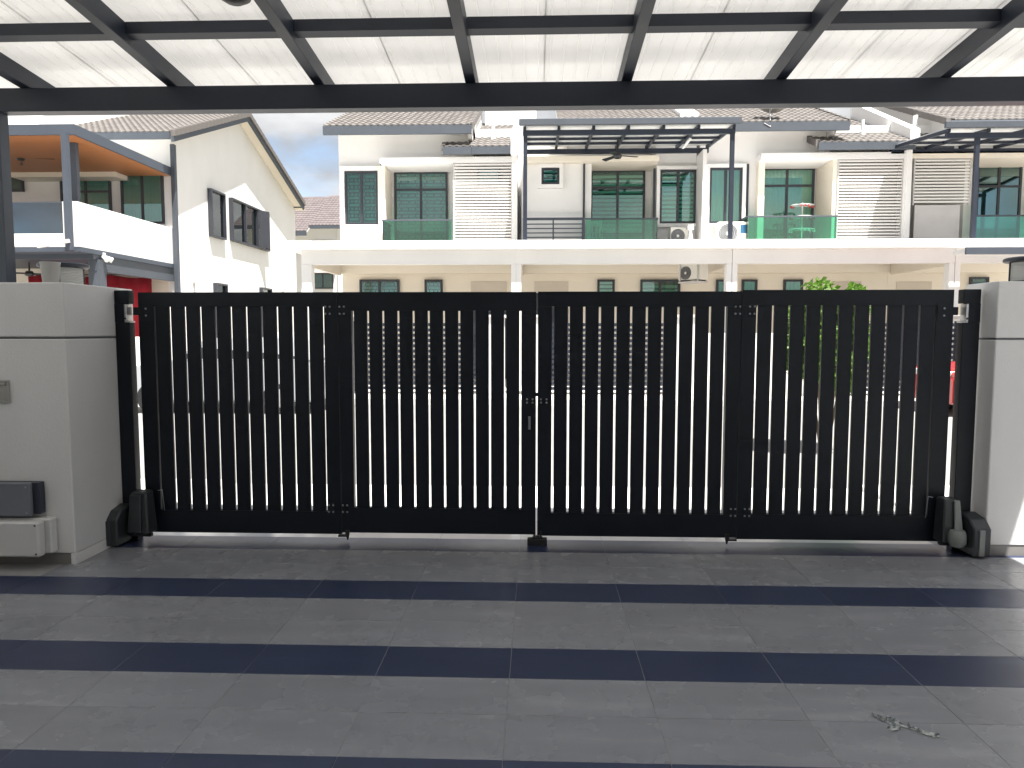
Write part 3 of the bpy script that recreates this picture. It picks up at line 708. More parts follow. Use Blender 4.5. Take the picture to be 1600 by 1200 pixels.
pbox('cheek_wall', onY(600, 300, YU+0.15).x-0.18, onY(600, 300, YU+0.15).x, YU+0.3, YD-0.001, ZS1, ZC0-0.001, M['cream'], u1)
win(u1, 617, 269, 700, 384, YD, tr=297, n=2, style='grille', name='window')
lx0, lx1 = onY(708, 310, YU).x, onY(800, 310, YU).x
pbox('bath_wall', lx0+0.05, PX[1]-0.1, YU+0.32, YU+0.42, ZS1, ZC0-0.002, M['shadegrey'], u1)
win(u1, 746, 262, 782, 291, YU+0.318, n=1, style='blind', pane='pane', depth=0.05)
louvre_screen(u1, lx0, lx1, ZS1+0.01, ZC0-0.003, YU+0.01)
pbox('fin_wall', lx1+0.003, PX[1]-0.003, YU-0.12, YD-0.003, ZS1+0.001, ZC1+0.35, M['white'], u1)
glass_rail(u1, [(onY(598, 350, YU-0.1).x, YD-0.3), (onY(598, 350, YU-0.1).x, YU-0.1), (lx0-0.02, YU-0.1)], ZS1+0.03, onY(650, 344, YU-0.1).z)
xl = onY(505, 200, YE).x
r = roof_slope(u1, xl, xroofR, YE, ZROOF_E, YE+4.2, PITCH_R, fascia='fascia', fh=0.26)
verge_caps(r, xroofR, YE, ZROOF_E, YE+4.2, PITCH_R, 13, 0.08)
# gable cheek under the right verge, and lower roof
zl = onY(750, 241, YU-0.15).z+0.22
tpR = math.tan(PITCH_R)
ck = MB().prism([(YM-0.45, ZROOF_E-0.16), (YM-0.3, ZROOF_E-0.28), (YE+4.2, ZROOF_E-0.6), (YE+4.2, ZROOF_E+4.2*tpR-0.12), (YE+0.05, ZROOF_E-0.10)], 'x', xroofR-0.14, xroofR-0.02)
obj('gable_wall', ck, M['white'], u1)
xlow0 = onY(692, 232, YU-0.15).x; xlow1 = onY(798, 232, YU-0.15).x
r = roof_slope(u1, xroofR+0.0, xlow1, YU-0.15, zl, YE+4.3, PITCH_R, fascia='fascia', fh=0.22)
r2 = roof_slope(u1, xlow0, xroofR-0.005, YU-0.15, zl, YU+0.55, PITCH_R, fascia='fascia', fh=0.22)
verge_caps(r2, xlow0, YU-0.15, zl, YU+0.35, PITCH_R, 2, 0.12)
fwp = MB().prism([(YU-0.2, zl-0.24), (YU-0.2, zl+0.2), (YE+4.3, zl+0.25+4.3*tpR), (YE+4.3, zl-0.24)], 'x', xlow1+0.003, xlow1+0.22)
obj('party_wall', fwp, M['white'], u1)
vp = onY(770, 222, YU+0.8)
obj('vent_pipe', MB().tube((vp.x, YU+0.9, zl+1.05*tpR), (vp.x, YU+0.9, zl+1.05*tpR+0.5), 0.055).tube((vp.x, YU+0.9, zl+1.05*tpR-0.05), (vp.x, YU+0.9, zl+1.05*tpR+0.12), 0.085), M['white_pl'], u1)
a, b_, za, zb = rectY(758, 172, 838, 190, 24.5)
pbox('parapet_wall', a, b_, 24.5, 24.7, za-0.4, zb+0.9, M['white'], u1)
# ground floor windows
win(u1, 563, 437, 625, 480, YG, n=2, style='grille', depth=0.1); win(u1, 664, 437, 692, 480, YG, n=1, style='grille')
def gdoor(t, x0, x1, yt=440):
    a, b_, za, zb = rectY(x0, yt, x1, 470, YG)
    f = pbox('door', a, b_, YG-0.03, YG-0.001, 0.08, zb-0.35, M['frame'], t)
    pbox('recess_shade', a, b_, YG-0.02, YG-0.0005, zb-0.349, zb, M['tan'], t)  # flat strip above the door, coloured like a shaded recess
gdoor(u1, 736, 792)

# ---------- unit 2
u2 = unit(1, 'terrace house with dark steel balcony canopy and horizontal rails')
cr0, cr1 = onY(820, 248, YU).x, onY(1030, 248, YU).x
pbox('canopy_slab', cr0, cr1, YU, YD-0.001, ZC0, ZC1, M['cream'], u2, bev=0.006)  # a white slab, its shade put into the cream colour
pbox('bath_wall', cr0-0.1, onY(924, 300, YU+0.3).x, YU+0.3, YD-0.002, ZS1, ZC0-0.002, M['white'], u2)
win(u2, 846, 263, 874, 289, YU+0.3, n=1, style='blind', surround=0.11, pane='pane', depth=0.07)
pbox('downpipe', onY(911, 300, YU+0.24).x, onY(914, 300, YU+0.24).x, YU+0.24, YU+0.295, ZS1, ZC0-0.002, M['frame'], u2)
win(u2, 922, 266, 1007, 384, YD, tr=294, n=2, style='blind', pane='pane2')
win(u2, 1030, 266, 1087, 350, YM, n=2, style='blind', pane='pane2', surround=0.1)
pbox('upper_wall', onY(1024, 300, YM).x, PX[2]-0.1, YM, YD-0.004, ZS1, ZROOF_E+0.1, M['white'], u2)
pbox('downpipe', onY(1021, 300, YM-0.1).x, onY(1024, 300, YM-0.1).x, YM-0.08, YM-0.002, ZS1, ZC0-0.1, M['frame'], u2)
pbox('fin_wall', PX[2]-0.11, PX[2]-0.002, YU-0.35, YD-0.005, ZS1+0.001, onY(1099, 238, YU).z, M['white'], u2)
# railing
zr = onY(900, 342, YU-0.3).z; ra0 = onY(817, 350, YU-0.3).x; ra1 = onY(912, 350, YU-0.3).x
rail = obj('railing', MB().box(ra0, ra1+0.03, YU-0.33, YU-0.28, zr+0.0005, zr+0.035), M['bluegrey'], u2)
for xa_, xb_ in ((ra0, ra0+0.05), (ra1-0.05, ra1+0.03), ((ra0+ra1)/2-0.02, (ra0+ra1)/2+0.02)): obj('rail_post', MB().box(xa_, xb_, YU-0.326, YU-0.284, ZS1, zr), M['bluegrey'], rail)
for k in range(9):
    z = zr-0.02-k*0.125
    if z > ZS1+0.05: obj('rail_bar', MB().box(ra0+0.051, ra1-0.051, YU-0.318, YU-0.292, z-0.015, z+0.015), M['bluegrey'], rail)
gx1 = onY(1027, 350, YU-0.3).x
glass_rail(u2, [(ra1+0.04, YU-0.3), (gx1, YU-0.3), (gx1, YU+0.4)], ZS1+0.03, zr)
gdoor(u2, 835, 888); win(u2, 933, 437, 960, 480, YG, n=1, style='blind', pane='pane2'); win(u2, 1000, 437, 1062, 480, YG, n=2, style='blind', pane='pane2')
# ---------- unit 3
u3 = unit(2, 'terrace house with green curtains, drying rack and striped louvre screen')
pbox('upper_wall', PX[2]+0.002, onY(1182, 300, YM).x, YM, YD-0.002, ZS1, ZROOF_E+0.1, M['white'], u3)
pbox('upper_wall', onY(1182, 300, YM).x+0.002, onY(1327, 200, YE).x-0.25, YM+0.001, YD-0.003, ZC1+0.001, ZROOF_E+0.12, M['white'], u3)
win(u3, 1107, 263, 1158, 350, YM, n=2, style='curtain', pane='pane2', surround=0.1)
pbox('downpipe', onY(1166, 300, YM-0.1).x, onY(1170, 300, YM-0.1).x, YM-0.08, YM-0.002, ZS1, onY(1168, 257, YM).z, M['frame'], u3)
a, b_, _, _ = rectY(1190, 237, 1420, 248, YU)
zc0, zc1 = ZC0+0.02, ZC1+0.04
pbox('canopy_slab', a, b_-0.05, YU, YD-0.001, zc0, zc1, M['white'], u3, bev=0.006)
pbox('cheek_wall', a+0.02, a+0.2, YU+0.3, YD-0.001, ZS1, zc0-0.001, M['cream'], u3)
win(u3, 1185, 263, 1270, 384, YD, tr=291, n=2, style='curtain', pane='pane2')
lx0, lx1 = onY(1308, 310, YU).x, onY(1410, 310, YU).x
pbox('bath_wall', lx0+0.05, PX[3]-0.1, YU+0.32, YU+0.42, ZS1, zc0-0.002, M['shadegrey'], u3)
pbox('return_wall', lx0-0.12, lx0-0.003, YU+0.05, YD-0.002, ZS1, zc0-0.002, M['cream'], u3)
louvre_screen(u3, lx0, lx1, ZS1+0.01, zc0-0.003, YU+0.01)
pbox('fin_wall', lx1+0.003, PX[3]+0.05, YU-0.15, YD-0.003, ZS1+0.001, zc1+0.02, M['white'], u3)
g0 = onY(1168, 350, YU-0.15).x
glass_rail(u3, [(g0, YD-0.4), (g0, YU-0.15), (lx0-0.02, YU-0.15)], ZS1+0.03, onY(1240, 338, YU-0.15).z)
xr0, xr1 = onY(872, 195, YE).x, onY(1327, 195, YE).x
r = roof_slope(u2, xr0, PX[2]-0.003, YE, ZROOF_E, YE+4.2, PITCH_R, fascia='fascia', fh=0.26)
r = roof_slope(u3, PX[2]+0.003, xr1, YE, ZROOF_E, YE+4.2, PITCH_R, fascia='fascia', fh=0.26)
verge_caps(r, xr1, YE, ZROOF_E, YE+4.2, PITCH_R, 13, 0.08)
obj('gable_wall', MB().prism([(YM-0.3, ZROOF_E-0.28), (YE+4.2, ZROOF_E-0.6), (YE+4.2, ZROOF_E+4.2*tpR-0.12), (YE+0.05, ZROOF_E-0.10)], 'x', xr1-0.36, xr1-0.24), M['white'], u3)
obj('gable_wall', MB().prism([(YM-0.3, ZROOF_E-0.28), (YE+4.2, ZROOF_E-0.6), (YE+4.2, ZROOF_E+4.2*tpR-0.12), (YE+0.05, ZROOF_E-0.10)], 'x', xr0+0.2, xr0+0.32), M['white'], u2)
# party strip on the joined roof
obj('party_wall', MB().prism([(YE+0.9, ZROOF_E+0.9*tpR), (YE+0.9, ZROOF_E+0.9*tpR+0.14), (YE+4.2, ZROOF_E+4.2*tpR+0.14), (YE+4.2, ZROOF_E+4.2*tpR)], 'x', PX[2]-0.55, PX[2]-0.004), M['white'], u2)
x0 = onY(1278, 228, YU-0.15).x; x1 = PX[3]+0.1
zl3 = onY(1350, 234, YU-0.15).z+0.22
r = roof_slope(u3, x0, x1, YU-0.15, zl3, YE+4.3, PITCH_R, fascia='fascia', fh=0.22)
verge_caps(r, x0, YU-0.15, zl3, YU+0.75, PITCH_R, 3, 0.12)
fwp = MB().prism([(YU+0.1, zl3-0.05), (YU+0.1, zl3+0.42), (YE+4.3, zl3+0.55+4.3*tpR), (YE+4.3, zl3)], 'x', x1+0.003, x1+0.26)
obj('party_wall', fwp, M['white'], u3)
vx = onY(1347, 215, YU+0.9).x
vent = MB().tube((vx, YU+0.9, zl3+1.05*tpR), (vx, YU+0.9, zl3+1.05*tpR+0.45), 0.05).tube((vx, YU+0.9, zl3+1.05*tpR-0.06), (vx, YU+0.9, zl3+1.05*tpR+0.1), 0.08)
obj('vent_pipe', vent, M['white_pl'], u3)
for x0_, x1_ in ((1118, 1133), (1158, 1182), (1223, 1253)): win(u3, x0_, 437, x1_, 480, YG, n=1, style='curtaing', pane='pane2')
gdoor(u3, 1300, 1345); gdoor(u3, 1400, 1455)
# ---------- unit 4
u4 = unit(3, 'terrace house at the right edge with grey screen panel and steel canopy')
pbox('canopy_slab', PX[3]+0.07, PX[4], YU, YD-0.001, zc0, zc1, M['cream'], u4)
lx0, lx1 = onY(1427, 300, YU).x, onY(1516, 300, YU).x
zsp = onY(1470, 320, YU).z
louvre_screen(u4, lx0, lx1, zsp, zc0-0.003, YU+0.01)
pbox('bath_wall', lx0+0.05, lx1, YU+0.3, YD-0.002, ZS1, zc0-0.002, M['shadegrey'], u4)
pbox('screen_panel', lx0+0.07, onY(1500, 340, YU).x, YU+0.02, YU+0.05, ZS1+0.01, zsp-0.004, M['warmgrey'], u4)
win(u4, 1522, 258, 1592, 384, YD, tr=292, n=2, style='dark', pane='pane')
win(u4, 1610, 268, 1680, 350, YM+0.6, n=2, style='curtain', pane='pane2')
glass_rail(u4, [(lx1+0.02, YU-0.15), (PX[4]-0.5, YU-0.15)], ZS1+0.03, onY(1560, 337, YU-0.15).z)
x4 = onY(1485, 200, YE).x
r = roof_slope(u4, x4, PX[4]+2, YE, ZROOF_E, YE+5.2, PITCH_R, fascia='fascia', fh=0.26)
verge_caps(r, x4, YE, ZROOF_E, YE+5.2, PITCH_R, 17, 0.24)
obj('gable_wall', MB().prism([(YM, ZROOF_E-0.5), (YE+5.2, ZROOF_E-0.9), (YE+5.2, ZROOF_E+5.2*tpR-0.16), (YE+0.1, ZROOF_E-0.14)], 'x', x4+0.25, x4+0.38), M['white'], u4)
r = roof_slope(u4, x1+0.27, x4+0.24, YU+0.1, zl3+0.05, YE+5, PITCH_R, fascia='fascia', fh=0.22)
vx = onY(1433, 205, YU+1.3).x
obj('vent_pipe', MB().tube((vx, YU+1.4, zl3+1.3*tpR), (vx, YU+1.4, zl3+1.3*tpR+0.6), 0.08).tube((vx, YU+1.4, zl3+1.3*tpR-0.06), (vx, YU+1.4, zl3+1.3*tpR+0.12), 0.12), M['white_pl'], u4)
win(u4, 1513, 433, 1542, 480, YG, n=1, style='dark')
pbox('awning_fascia', onY(1510, 391, YF-0.6).x, SX[4], YF-0.6, YF-0.54, onY(1550, 397, YF-0.6).z, onY(1550, 386, YF-0.6).z, M['bluegrey'], u4)
pbox('awning_roof', onY(1510, 391, YF-0.6).x+0.02, SX[4], YF-0.539, YF-0.002, onY(1550, 394, YF-0.6).z, onY(1550, 388, YF-0.6).z, M['panel'], u4)

# ---------- steel balcony canopies
def balcony_canopy(label, X0, X1, Yf, Yb, zf, zb, nr, npn, posts):
    t = thing('balcony_canopy', label, 'canopy', ((X0+X1)/2, (Yf+Yb)/2, ZS1), 'steel canopies over the balconies')
    def z(y): return zf+(zb-zf)*(y-Yf)/(Yb-Yf)
    pbox('gutter', X0-0.1, X1+0.12, Yf-0.12, Yf-0.04, z(Yf)+0.20, z(Yf)+0.36, M['fascia'], t, bev=0.01)
    pbox('front_beam', X0, X1, Yf, Yf+0.1, z(Yf)-0.01, z(Yf)+0.11, M['navy'], t)
    pbox('rear_beam', X0, X1, Yb-0.1, Yb, z(Yb)-0.04, z(Yb)+0.09, M['navy'], t)
    for i in range(nr):
        x = X0+0.04+(X1-X0-0.08)*i/(nr-1)
        obj('rafter', MB().prism([(Yf-0.03, z(Yf)+0.112), (Yb, z(Yb)+0.092), (Yb, z(Yb)+0.18), (Yf-0.03, z(Yf)+0.20)], 'x', x-0.035, x+0.035), M['navy'], t)
        if i < nr-1:
            xa = x+0.036; xb = X0+0.04+(X1-X0-0.08)*(i+1)/(nr-1)-0.036
            obj('roof_panel', MB().prism([(Yf-0.03, z(Yf)+0.201), (Yb, z(Yb)+0.181), (Yb, z(Yb)+0.215), (Yf-0.03, z(Yf)+0.235)], 'x', xa-0.034, xb+0.034), M['panel'], t)
            for k in range(1, npn+1):
                y = Yf+(Yb-Yf)*k/(npn+1)
                obj('purlin', MB().box(xa, xb, y-0.03, y+0.03, z(y)+0.11, z(y)+0.17), M['navy'], t)
    for x in posts: pbox('post', x-0.05, x+0.05, Yf+0.005, Yf+0.095, ZS1+0.002, z(Yf)-0.011, M['navy'], t)
    return t
cx0 = onY(818, 300, YF+0.15).x-0.02; cx1 = onY(1147, 300, YF+0.15).x
c2 = balcony_canopy('dark steel canopy with pale panels over the middle balcony', cx0, cx1, YF+0.15, YU+0.1, onY(980, 209, YF+0.15).z, onY(940, 243, YU+0.1).z+0.08, 7, 3, (cx0+0.06, cx1-0.06))
cx0 = onY(1480, 200, YF+0.15).x; cx1 = SX[4]-0.1
c4 = balcony_canopy('dark steel canopy cut by the right edge of the view', cx0, cx1, YF+0.15, YU+0.1, onY(1540, 214, YF+0.15).z, onY(1450, 240, YU+0.1).z+0.02, 7, 2, (onY(1523, 300, YF+0.2).x, cx1-0.06))
lt = thing('tube_light', 'white tube light under the middle balcony canopy', 'light', (onY(1073, 225, 19.4).x, 19.4, 6.6))
obj('tube', MB().box(WL[lt.name].x-0.03, WL[lt.name].x+0.03, 18.95, 19.9, WL[c2.name].z*0+onY(980, 209, YF+0.15).z+0.06, onY(980, 209, YF+0.15).z+0.10), M['white_pl'], lt)

def fan_thing(label, c, r, droph):
    t = thing('ceiling_fan', label, 'fan', c)
    x, y, z = c
    obj('down_rod', MB().tube((x, y, z+0.08), (x, y, z+droph), 0.025), M['black'], t)
    obj('motor_hub', MB().lathe([(0.001, -0.08), (0.09, -0.06), (0.12, 0.0), (0.09, 0.08), (0.001, 0.1)], c, 20), M['black'], t, smooth=True)
    for k in range(3):
        a = 0.15+k*2.094; d = Vector((math.cos(a), math.sin(a), 0)); s = Vector((-d.y, d.x, 0)); p = Vector(c)
        mb = MB().hexa([p+d*0.1-s*0.04+Vector((0, 0, -.01)), p+d*r-s*0.09+Vector((0, 0, -.03)), p+d*r+s*0.06+Vector((0, 0, -.005)), p+d*0.1+s*0.04+Vector((0, 0, .01))],
                       [p+d*0.1-s*0.04+Vector((0, 0, .01)), p+d*r-s*0.09+Vector((0, 0, -.01)), p+d*r+s*0.06+Vector((0, 0, .015)), p+d*0.1+s*0.04+Vector((0, 0, .03))])
        obj('blade', mb, M['black'], t)
    return t
fc = onY(965, 244, 19.7); fan_thing('black ceiling fan hanging under the middle balcony canopy', (fc.x, 19.7, fc.z), 0.55, 0.45)

# ---------- air conditioners
def aircon(label, c, w, h, d, face=-1, sticker=False, ori='-y'):
    x, y, z = c
    t = thing('air_conditioner', label, 'air conditioner', (x, y, z), 'outdoor air conditioner units')
    pbox('casing', x-w/2, x+w/2, y-d/2, y+d/2, z+0.04, z+h, M['acw'], t, bev=0.015)
    fr = min(h*0.36, w*0.30); fz = z+h-fr-0.07; fx = x-w*0.16
    g = MB()
    for k in range(5): g.lathe([(fr*(0.2+0.2*k)-0.008, -0.012), (fr*(0.2+0.2*k)+0.008, -0.012), (fr*(0.2+0.2*k)+0.008, 0.0), (fr*(0.2+0.2*k)-0.008, 0.0)], (fx, y-d/2, fz), 24, 'y')
    obj('fan_recess', MB().lathe([(0.001, -0.004), (fr, -0.004), (fr, -0.001)], (fx, y-d/2, fz), 24, 'y'), M['acg'], t)
    obj('fan_guard', g, M['black'], t)
    obj('fan_boss', MB().lathe([(0.001, -0.016), (fr*0.2, -0.016), (fr*0.2, -0.005)], (fx, y-d/2, fz), 16, 'y'), M['acw'], t)
    obj('feet', MB().box(x-w*0.36, x-w*0.28, y-d/2-0.02, y+d/2+0.02, z, z+0.039).box(x+w*0.28, x+w*0.36, y-d/2-0.02, y+d/2+0.02, z, z+0.039), M['black'], t)
    if sticker: pbox('sticker', x+w*0.24, x+w*0.44, y-d/2-0.004, y-d/2-0.0005, z+h*0.62, z+h*0.90, M['blue'], t)
    return t
ac = onY(1064, 366, YU-0.1); aircon('small grey-fronted air conditioner unit beside the blinds window', (ac.x, YU-0.0, ZS1+0.002), 0.62, onY(1064, 355, YU-0.1).z-ZS1, 0.3)
ac = onY(1146, 360, YU-0.1); aircon('white air conditioner unit with blue sticker behind the canopy post', (ac.x, YU+0.1, ZS1), 0.86, onY(1146, 347, YU).z-ZS1, 0.32, sticker=True)
ac = onY(1083, 426, 19.6); hz = onY(1083, 440, 19.6).z
aca = aircon('beige air conditioner unit hung under the porch ceiling above the gate', (ac.x, 19.6, hz), 0.74, onY(1083, 413, 19.6).z-hz, 0.34)
br = MB()
for s_ in (-0.30, 0.27):
    for t_ in (-0.21, 0.18): br.box(ac.x+s_, ac.x+s_+0.03, 19.6+t_, 19.6+t_+0.03, hz-0.03, ZS0-0.003)
br.box(ac.x-0.32, ac.x+0.32, 19.38, 19.82, hz-0.045, hz-0.001)
aca.rotation_euler = (0, 0, math.radians(-48))
obj('hanger', br, M['warmgrey'], aca)

# ornament, chair, drying rack
oc = onY(1078, 362, YU-0.35)
t = thing('garden_lantern', 'small white lantern ornament on the balcony next to the air conditioner', 'lantern', (oc.x, YU-0.35, ZS1))
zt2 = onY(1078, 351, YU-0.35).z-ZS1
obj('lantern_body', MB().lathe([(0.001, 0), (0.12, 0), (0.12, 0.05), (0.10, 0.08), (0.09, zt2*0.45), (0.05, zt2*0.75), (0.05, zt2*0.8), (0.001, zt2*0.8)], (oc.x, YU-0.35, ZS1), 6), M['white_pl'], t)
pbox('lantern_top', oc.x-0.09, oc.x+0.09, YU-0.44, YU-0.26, ZS1+zt2*0.801, ZS1+zt2, M['white_pl'], t, bev=0.01)
cc = onY(930, 352, YU+0.3)
t = thing('plastic_chair', 'white plastic chair behind the green balcony glass', 'chair', (cc.x, YU+0.45, ZS1))
zh = onY(930, 343, YU+0.3).z
pbox('seat', cc.x-0.22, cc.x+0.22, YU+0.1, YU+0.55, ZS1+0.42, ZS1+0.45, M['white_pl'], t, bev=0.01)
bk = MB()
for sx in (-0.2, -0.07, 0.07, 0.2): bk.bar((cc.x+sx*0.8, YU+0.56, ZS1+0.45), (cc.x+sx, YU+0.62, zh), 0.05, 0.02)
bk.box(cc.x-0.23, cc.x+0.23, YU+0.60, YU+0.64, zh-0.08, zh)
obj('backrest', bk, M['white_pl'], t)
for sx in (-0.2, 0.2):
    for yy in (YU+0.12, YU+0.53): obj('leg', MB().tube((cc.x+sx, yy, ZS1), (cc.x+sx*0.9, yy, ZS1+0.42), 0.022, n=8), M['white_pl'], t)
    obj('armrest', MB().bar((cc.x+sx, YU+0.15, ZS1+0.66), (cc.x+sx, YU+0.6, ZS1+0.7), 0.05, 0.025).bar((cc.x+sx, YU+0.15, ZS1+0.45), (cc.x+sx, YU+0.15, ZS1+0.66), 0.03), M['white_pl'], t)
rc = onY(1254, 350, YU+0.4)
t = thing('drying_rack', 'white three tier clothes drying rack with red clips before the door', 'drying rack', (rc.x, YU+0.45, ZS1))
obj('pole', MB().tube((rc.x, YU+0.45, ZS1), (rc.x, YU+0.45, onY(1254, 316, YU+0.45).z), 0.018, n=8), M['white_pl'], t)
for yy, wd in ((319, 34), (337, 36), (357, 38)):
    z = onY(1254, yy, YU+0.45).z; wr = wd/F*21.3/2
    tr_ = MB()
    for k in range(8):
        a = k*math.pi/4+0.2; tr_.tube((rc.x, YU+0.45, z), (rc.x+wr*math.cos(a), YU+0.45+wr*0.7*math.sin(a), z-0.03), 0.009, n=6)
    ring = [(rc.x+wr*math.cos(q*math.pi/10), YU+0.45+wr*0.7*math.sin(q*math.pi/10), z-0.03) for q in range(20)]
    for p, q in zip(ring, ring[1:]+ring[:1]): tr_.tube(p, q, 0.009, n=6)
    o = obj('tier', tr_, M['white_pl'], t)
    cl = MB()
    for k in range(9):
        p = ring[(k*7) % 20]; cl.box(p[0]-0.02, p[0]+0.02, p[1]-0.01, p[1]+0.01, p[2]-0.07, p[2]-0.012)
    obj('clips', cl, M['redpl' if yy != 357 else 'white_pl'], o, kind='stuff')
for k in range(3):
    a = k*2.094+0.4; obj('leg', MB().tube((rc.x, YU+0.45, ZS1+0.3), (rc.x+0.3*math.cos(a), YU+0.45+0.3*math.sin(a), ZS1), 0.015, n=8), M['white_pl'], t)

# satellite dish
dp = onY(1204, 168, YE+0.35); zb_ = ZROOF_E+1.2*tpR
t = thing('satellite_dish', 'grey satellite dish on a thin pole above the tiled roof', 'satellite dish', (dp.x-0.1, YE+0.3, ZROOF_E))
ds = MB(); pr_ = [(0.001, 0.0), (0.1, 0.008), (0.2, 0.032), (0.28, 0.065), (0.34, 0.10), (0.34, 0.112), (0.28, 0.077), (0.2, 0.044), (0.1, 0.02), (0.001, 0.012)]
ds.lathe(pr_, (0, 0, 0), 28); mrot = Matrix.Rotation(math.radians(-22), 4, 'X') @ Matrix.Rotation(math.radians(18), 4, 'Y')
ds.v = [mrot @ (v*1.15)+Vector((dp.x, YE+0.35, dp.z+0.02)) for v in ds.v]
obj('dish', ds, M['dishgrey'], t, smooth=True)
obj('pole', MB().tube((dp.x-0.12, YE-0.06, ZROOF_E-0.15), (dp.x-0.03, YE+0.32, dp.z-0.02), 0.014, n=8).tube((dp.x-0.3, YE-0.06, ZROOF_E-0.05), (dp.x-0.12, YE-0.06, ZROOF_E-0.15), 0.012, n=8), M['steel'], t)
arm_tip = Vector((dp.x+0.05, YE-0.1, dp.z+0.35))
obj('feed_arm', MB().tube((dp.x, YE+0.3, dp.z-0.1), arm_tip, 0.012, n=8).box(arm_tip.x-0.04, arm_tip.x+0.04, arm_tip.y-0.05, arm_tip.y+0.05, arm_tip.z-0.04, arm_tip.z+0.05), M['steel'], t)

# ================================================================== LEFT HOUSE (gable end towards the lane)
GXL = -11.7
lh = thing('gable_house', 'white house with tall gable wall and timber-lined balcony roof', 'house', (-14.5, 26, 0.06))
def gY(x, y): return onX(x, y, GXL)
yfr = gY(265, 300).y; yfa = yfr+0.15; yend = gY(461, 340).y; ypor = gY(115, 200).y
XLL = -21.5
apx = onX(388, 177, GXL+0.5); eavf = onX(270, 206, GXL+0.5); eavb = onX(475, 318, GXL+0.5)
p1 = math.atan2(apx.z-eavf.z, apx.y-eavf.y); p2 = math.atan2(apx.z-eavb.z, eavb.y-apx.y)
def zr_at(y): return eavf.z+(y-eavf.y)*math.tan(p1) if y < apx.y else eavb.z+(eavb.y-y)*math.tan(p2)
gw_ = MB().prism([(yfa, 0.06), (yend, 0.06), (yend, zr_at(yend)-0.16), (apx.y, apx.z-0.16), (yfa, zr_at(yfa)-0.16)], 'x', GXL-0.2, GXL)
obj('gable_wall', gw_, M['white'], lh)
pbox('front_wall', XLL, GXL-0.201, yfa, yfa+0.2, 0.06, zr_at(yfa)-0.14, M['white'], lh)
pbox('rear_wall', XLL, GXL-0.201, yend-0.2, yend-0.001, 0.06, zr_at(yend)-0.2, M['white'], lh)
rF = roof_slope(lh, XLL, GXL+0.42, eavf.y, eavf.z, apx.y, p1, fascia='fascia', fh=0.22)
verge_caps(rF, GXL+0.5, eavf.y, eavf.z, apx.y, p1, 20, 0.15)
rB = roof_slope(lh, XLL, GXL+0.42, eavb.y, eavb.z, apx.y, p2, dirn=-1, fascia='fascia', fh=0.2)
verge_caps(rB, GXL+0.5, eavb.y, eavb.z, apx.y, p2, 22, 0.15, dirn=-1)
bb = MB()
for (ya, za, yb_, zb2) in ((eavf.y, eavf.z, apx.y, apx.z), (eavb.y, eavb.z, apx.y, apx.z)):
    bb.prism([(ya, za-0.30), (yb_, zb2-0.30), (yb_, zb2-0.125), (ya, za-0.125)], 'x', GXL+0.44, GXL+0.52)
obj('barge_board', bb, M['fascia'], lh)
sf = MB().prism([(yfa, zr_at(yfa)-0.158), (apx.y, apx.z-0.158), (apx.y, apx.z-0.122), (yfa, zr_at(yfa)-0.122)], 'x', GXL+0.001, GXL+0.439)
sf.prism([(yend+0.2, zr_at(yend+0.2)-0.158), (apx.y, apx.z-0.158), (apx.y, apx.z-0.122), (yend+0.2, zr_at(yend+0.2)-0.122)], 'x', GXL+0.001, GXL+0.4385)
obj('soffit', sf, M['cream'], lh)
# white party wall crossing the roof
obj('party_wall', MB().prism([(eavf.y+0.2, eavf.z), (eavf.y+0.2, eavf.z+0.55), (apx.y, apx.z+0.55), (apx.y, apx.z)], 'x', onY(0, 184, 23.5).x-0.2, onY(108, 184, 23.5).x), M['white'], lh)
# gable windows
def gwin(x0, y0, x1, y1, n, style='dark', **k):
    a = gY(x0, (y0+y1)/2); b_ = gY(x1, (y0+y1)/2)
    return window(lh, a.y, b_.y, k.pop('zb'), k.pop('zt'), GXL, ax='+x', n=n, style=style, depth=0.16, **k)
zt = gY(326, 295).z; zb = gY(347, 375).z
gwin(325, 335, 347, 335, 1, style='curtaing', zb=zb, zt=zt)
zt = gY(358, 309).z; zb = gY(416, 393).z
gwin(358, 350, 416, 350, 3, style='blind', zb=zb, zt=zt)
sy = gY(399, 350).y; sy2 = gY(416, 350).y
for ya in (sy, ):
    sash = obj('open_sash', MB().hexa([(GXL+0.17, ya, zb+0.05), (GXL+0.44, ya+0.42, zb+0.05), (GXL+0.41, ya+0.46, zb+0.05), (GXL+0.15, ya+0.04, zb+0.05)], [(GXL+0.17, ya, zt-0.05), (GXL+0.44, ya+0.42, zt-0.05), (GXL+0.41, ya+0.46, zt-0.05), (GXL+0.15, ya+0.04, zt-0.05)]), M['frame'], lh)
gwin(333, 450, 350, 450, 1, zb=1.3, zt=gY(341, 443).z); gwin(405, 452, 420, 452, 1, zb=1.3, zt=gY(412, 450).z)
# balcony over the porch
ZB0, ZB1 = gY(115, 384).z, gY(115, 313).z
pbox('balcony_slab', XLL, GXL+0.05, ypor, yfa-0.001, ZB0-0.12, ZB0, M['bluegrey'], lh)
pbox('side_parapet', GXL-0.14, GXL, ypor, yfa-0.002, ZB0+0.001, ZB1, M['white'], lh, bev=0.008)
xa, xb, z0g, z1g = rectY(8, 312, 98, 365, ypor)
pbox('front_parapet', XLL, GXL-0.141, ypor, ypor+0.14, ZB0+0.001, z0g, M['white'], lh)
pbox('front_parapet', xb, GXL-0.1415, ypor+0.001, ypor+0.139, z0g+0.001, ZB1, M['white'], lh)
pbox('front_parapet', XLL, xa, ypor+0.001, ypor+0.139, z0g+0.001, ZB1, M['white'], lh)
pbox('glass_pane', xa+0.002, xb-0.002, ypor+0.05, ypor+0.075, z0g+0.001, ZB1-0.03, M['bglass'], lh)
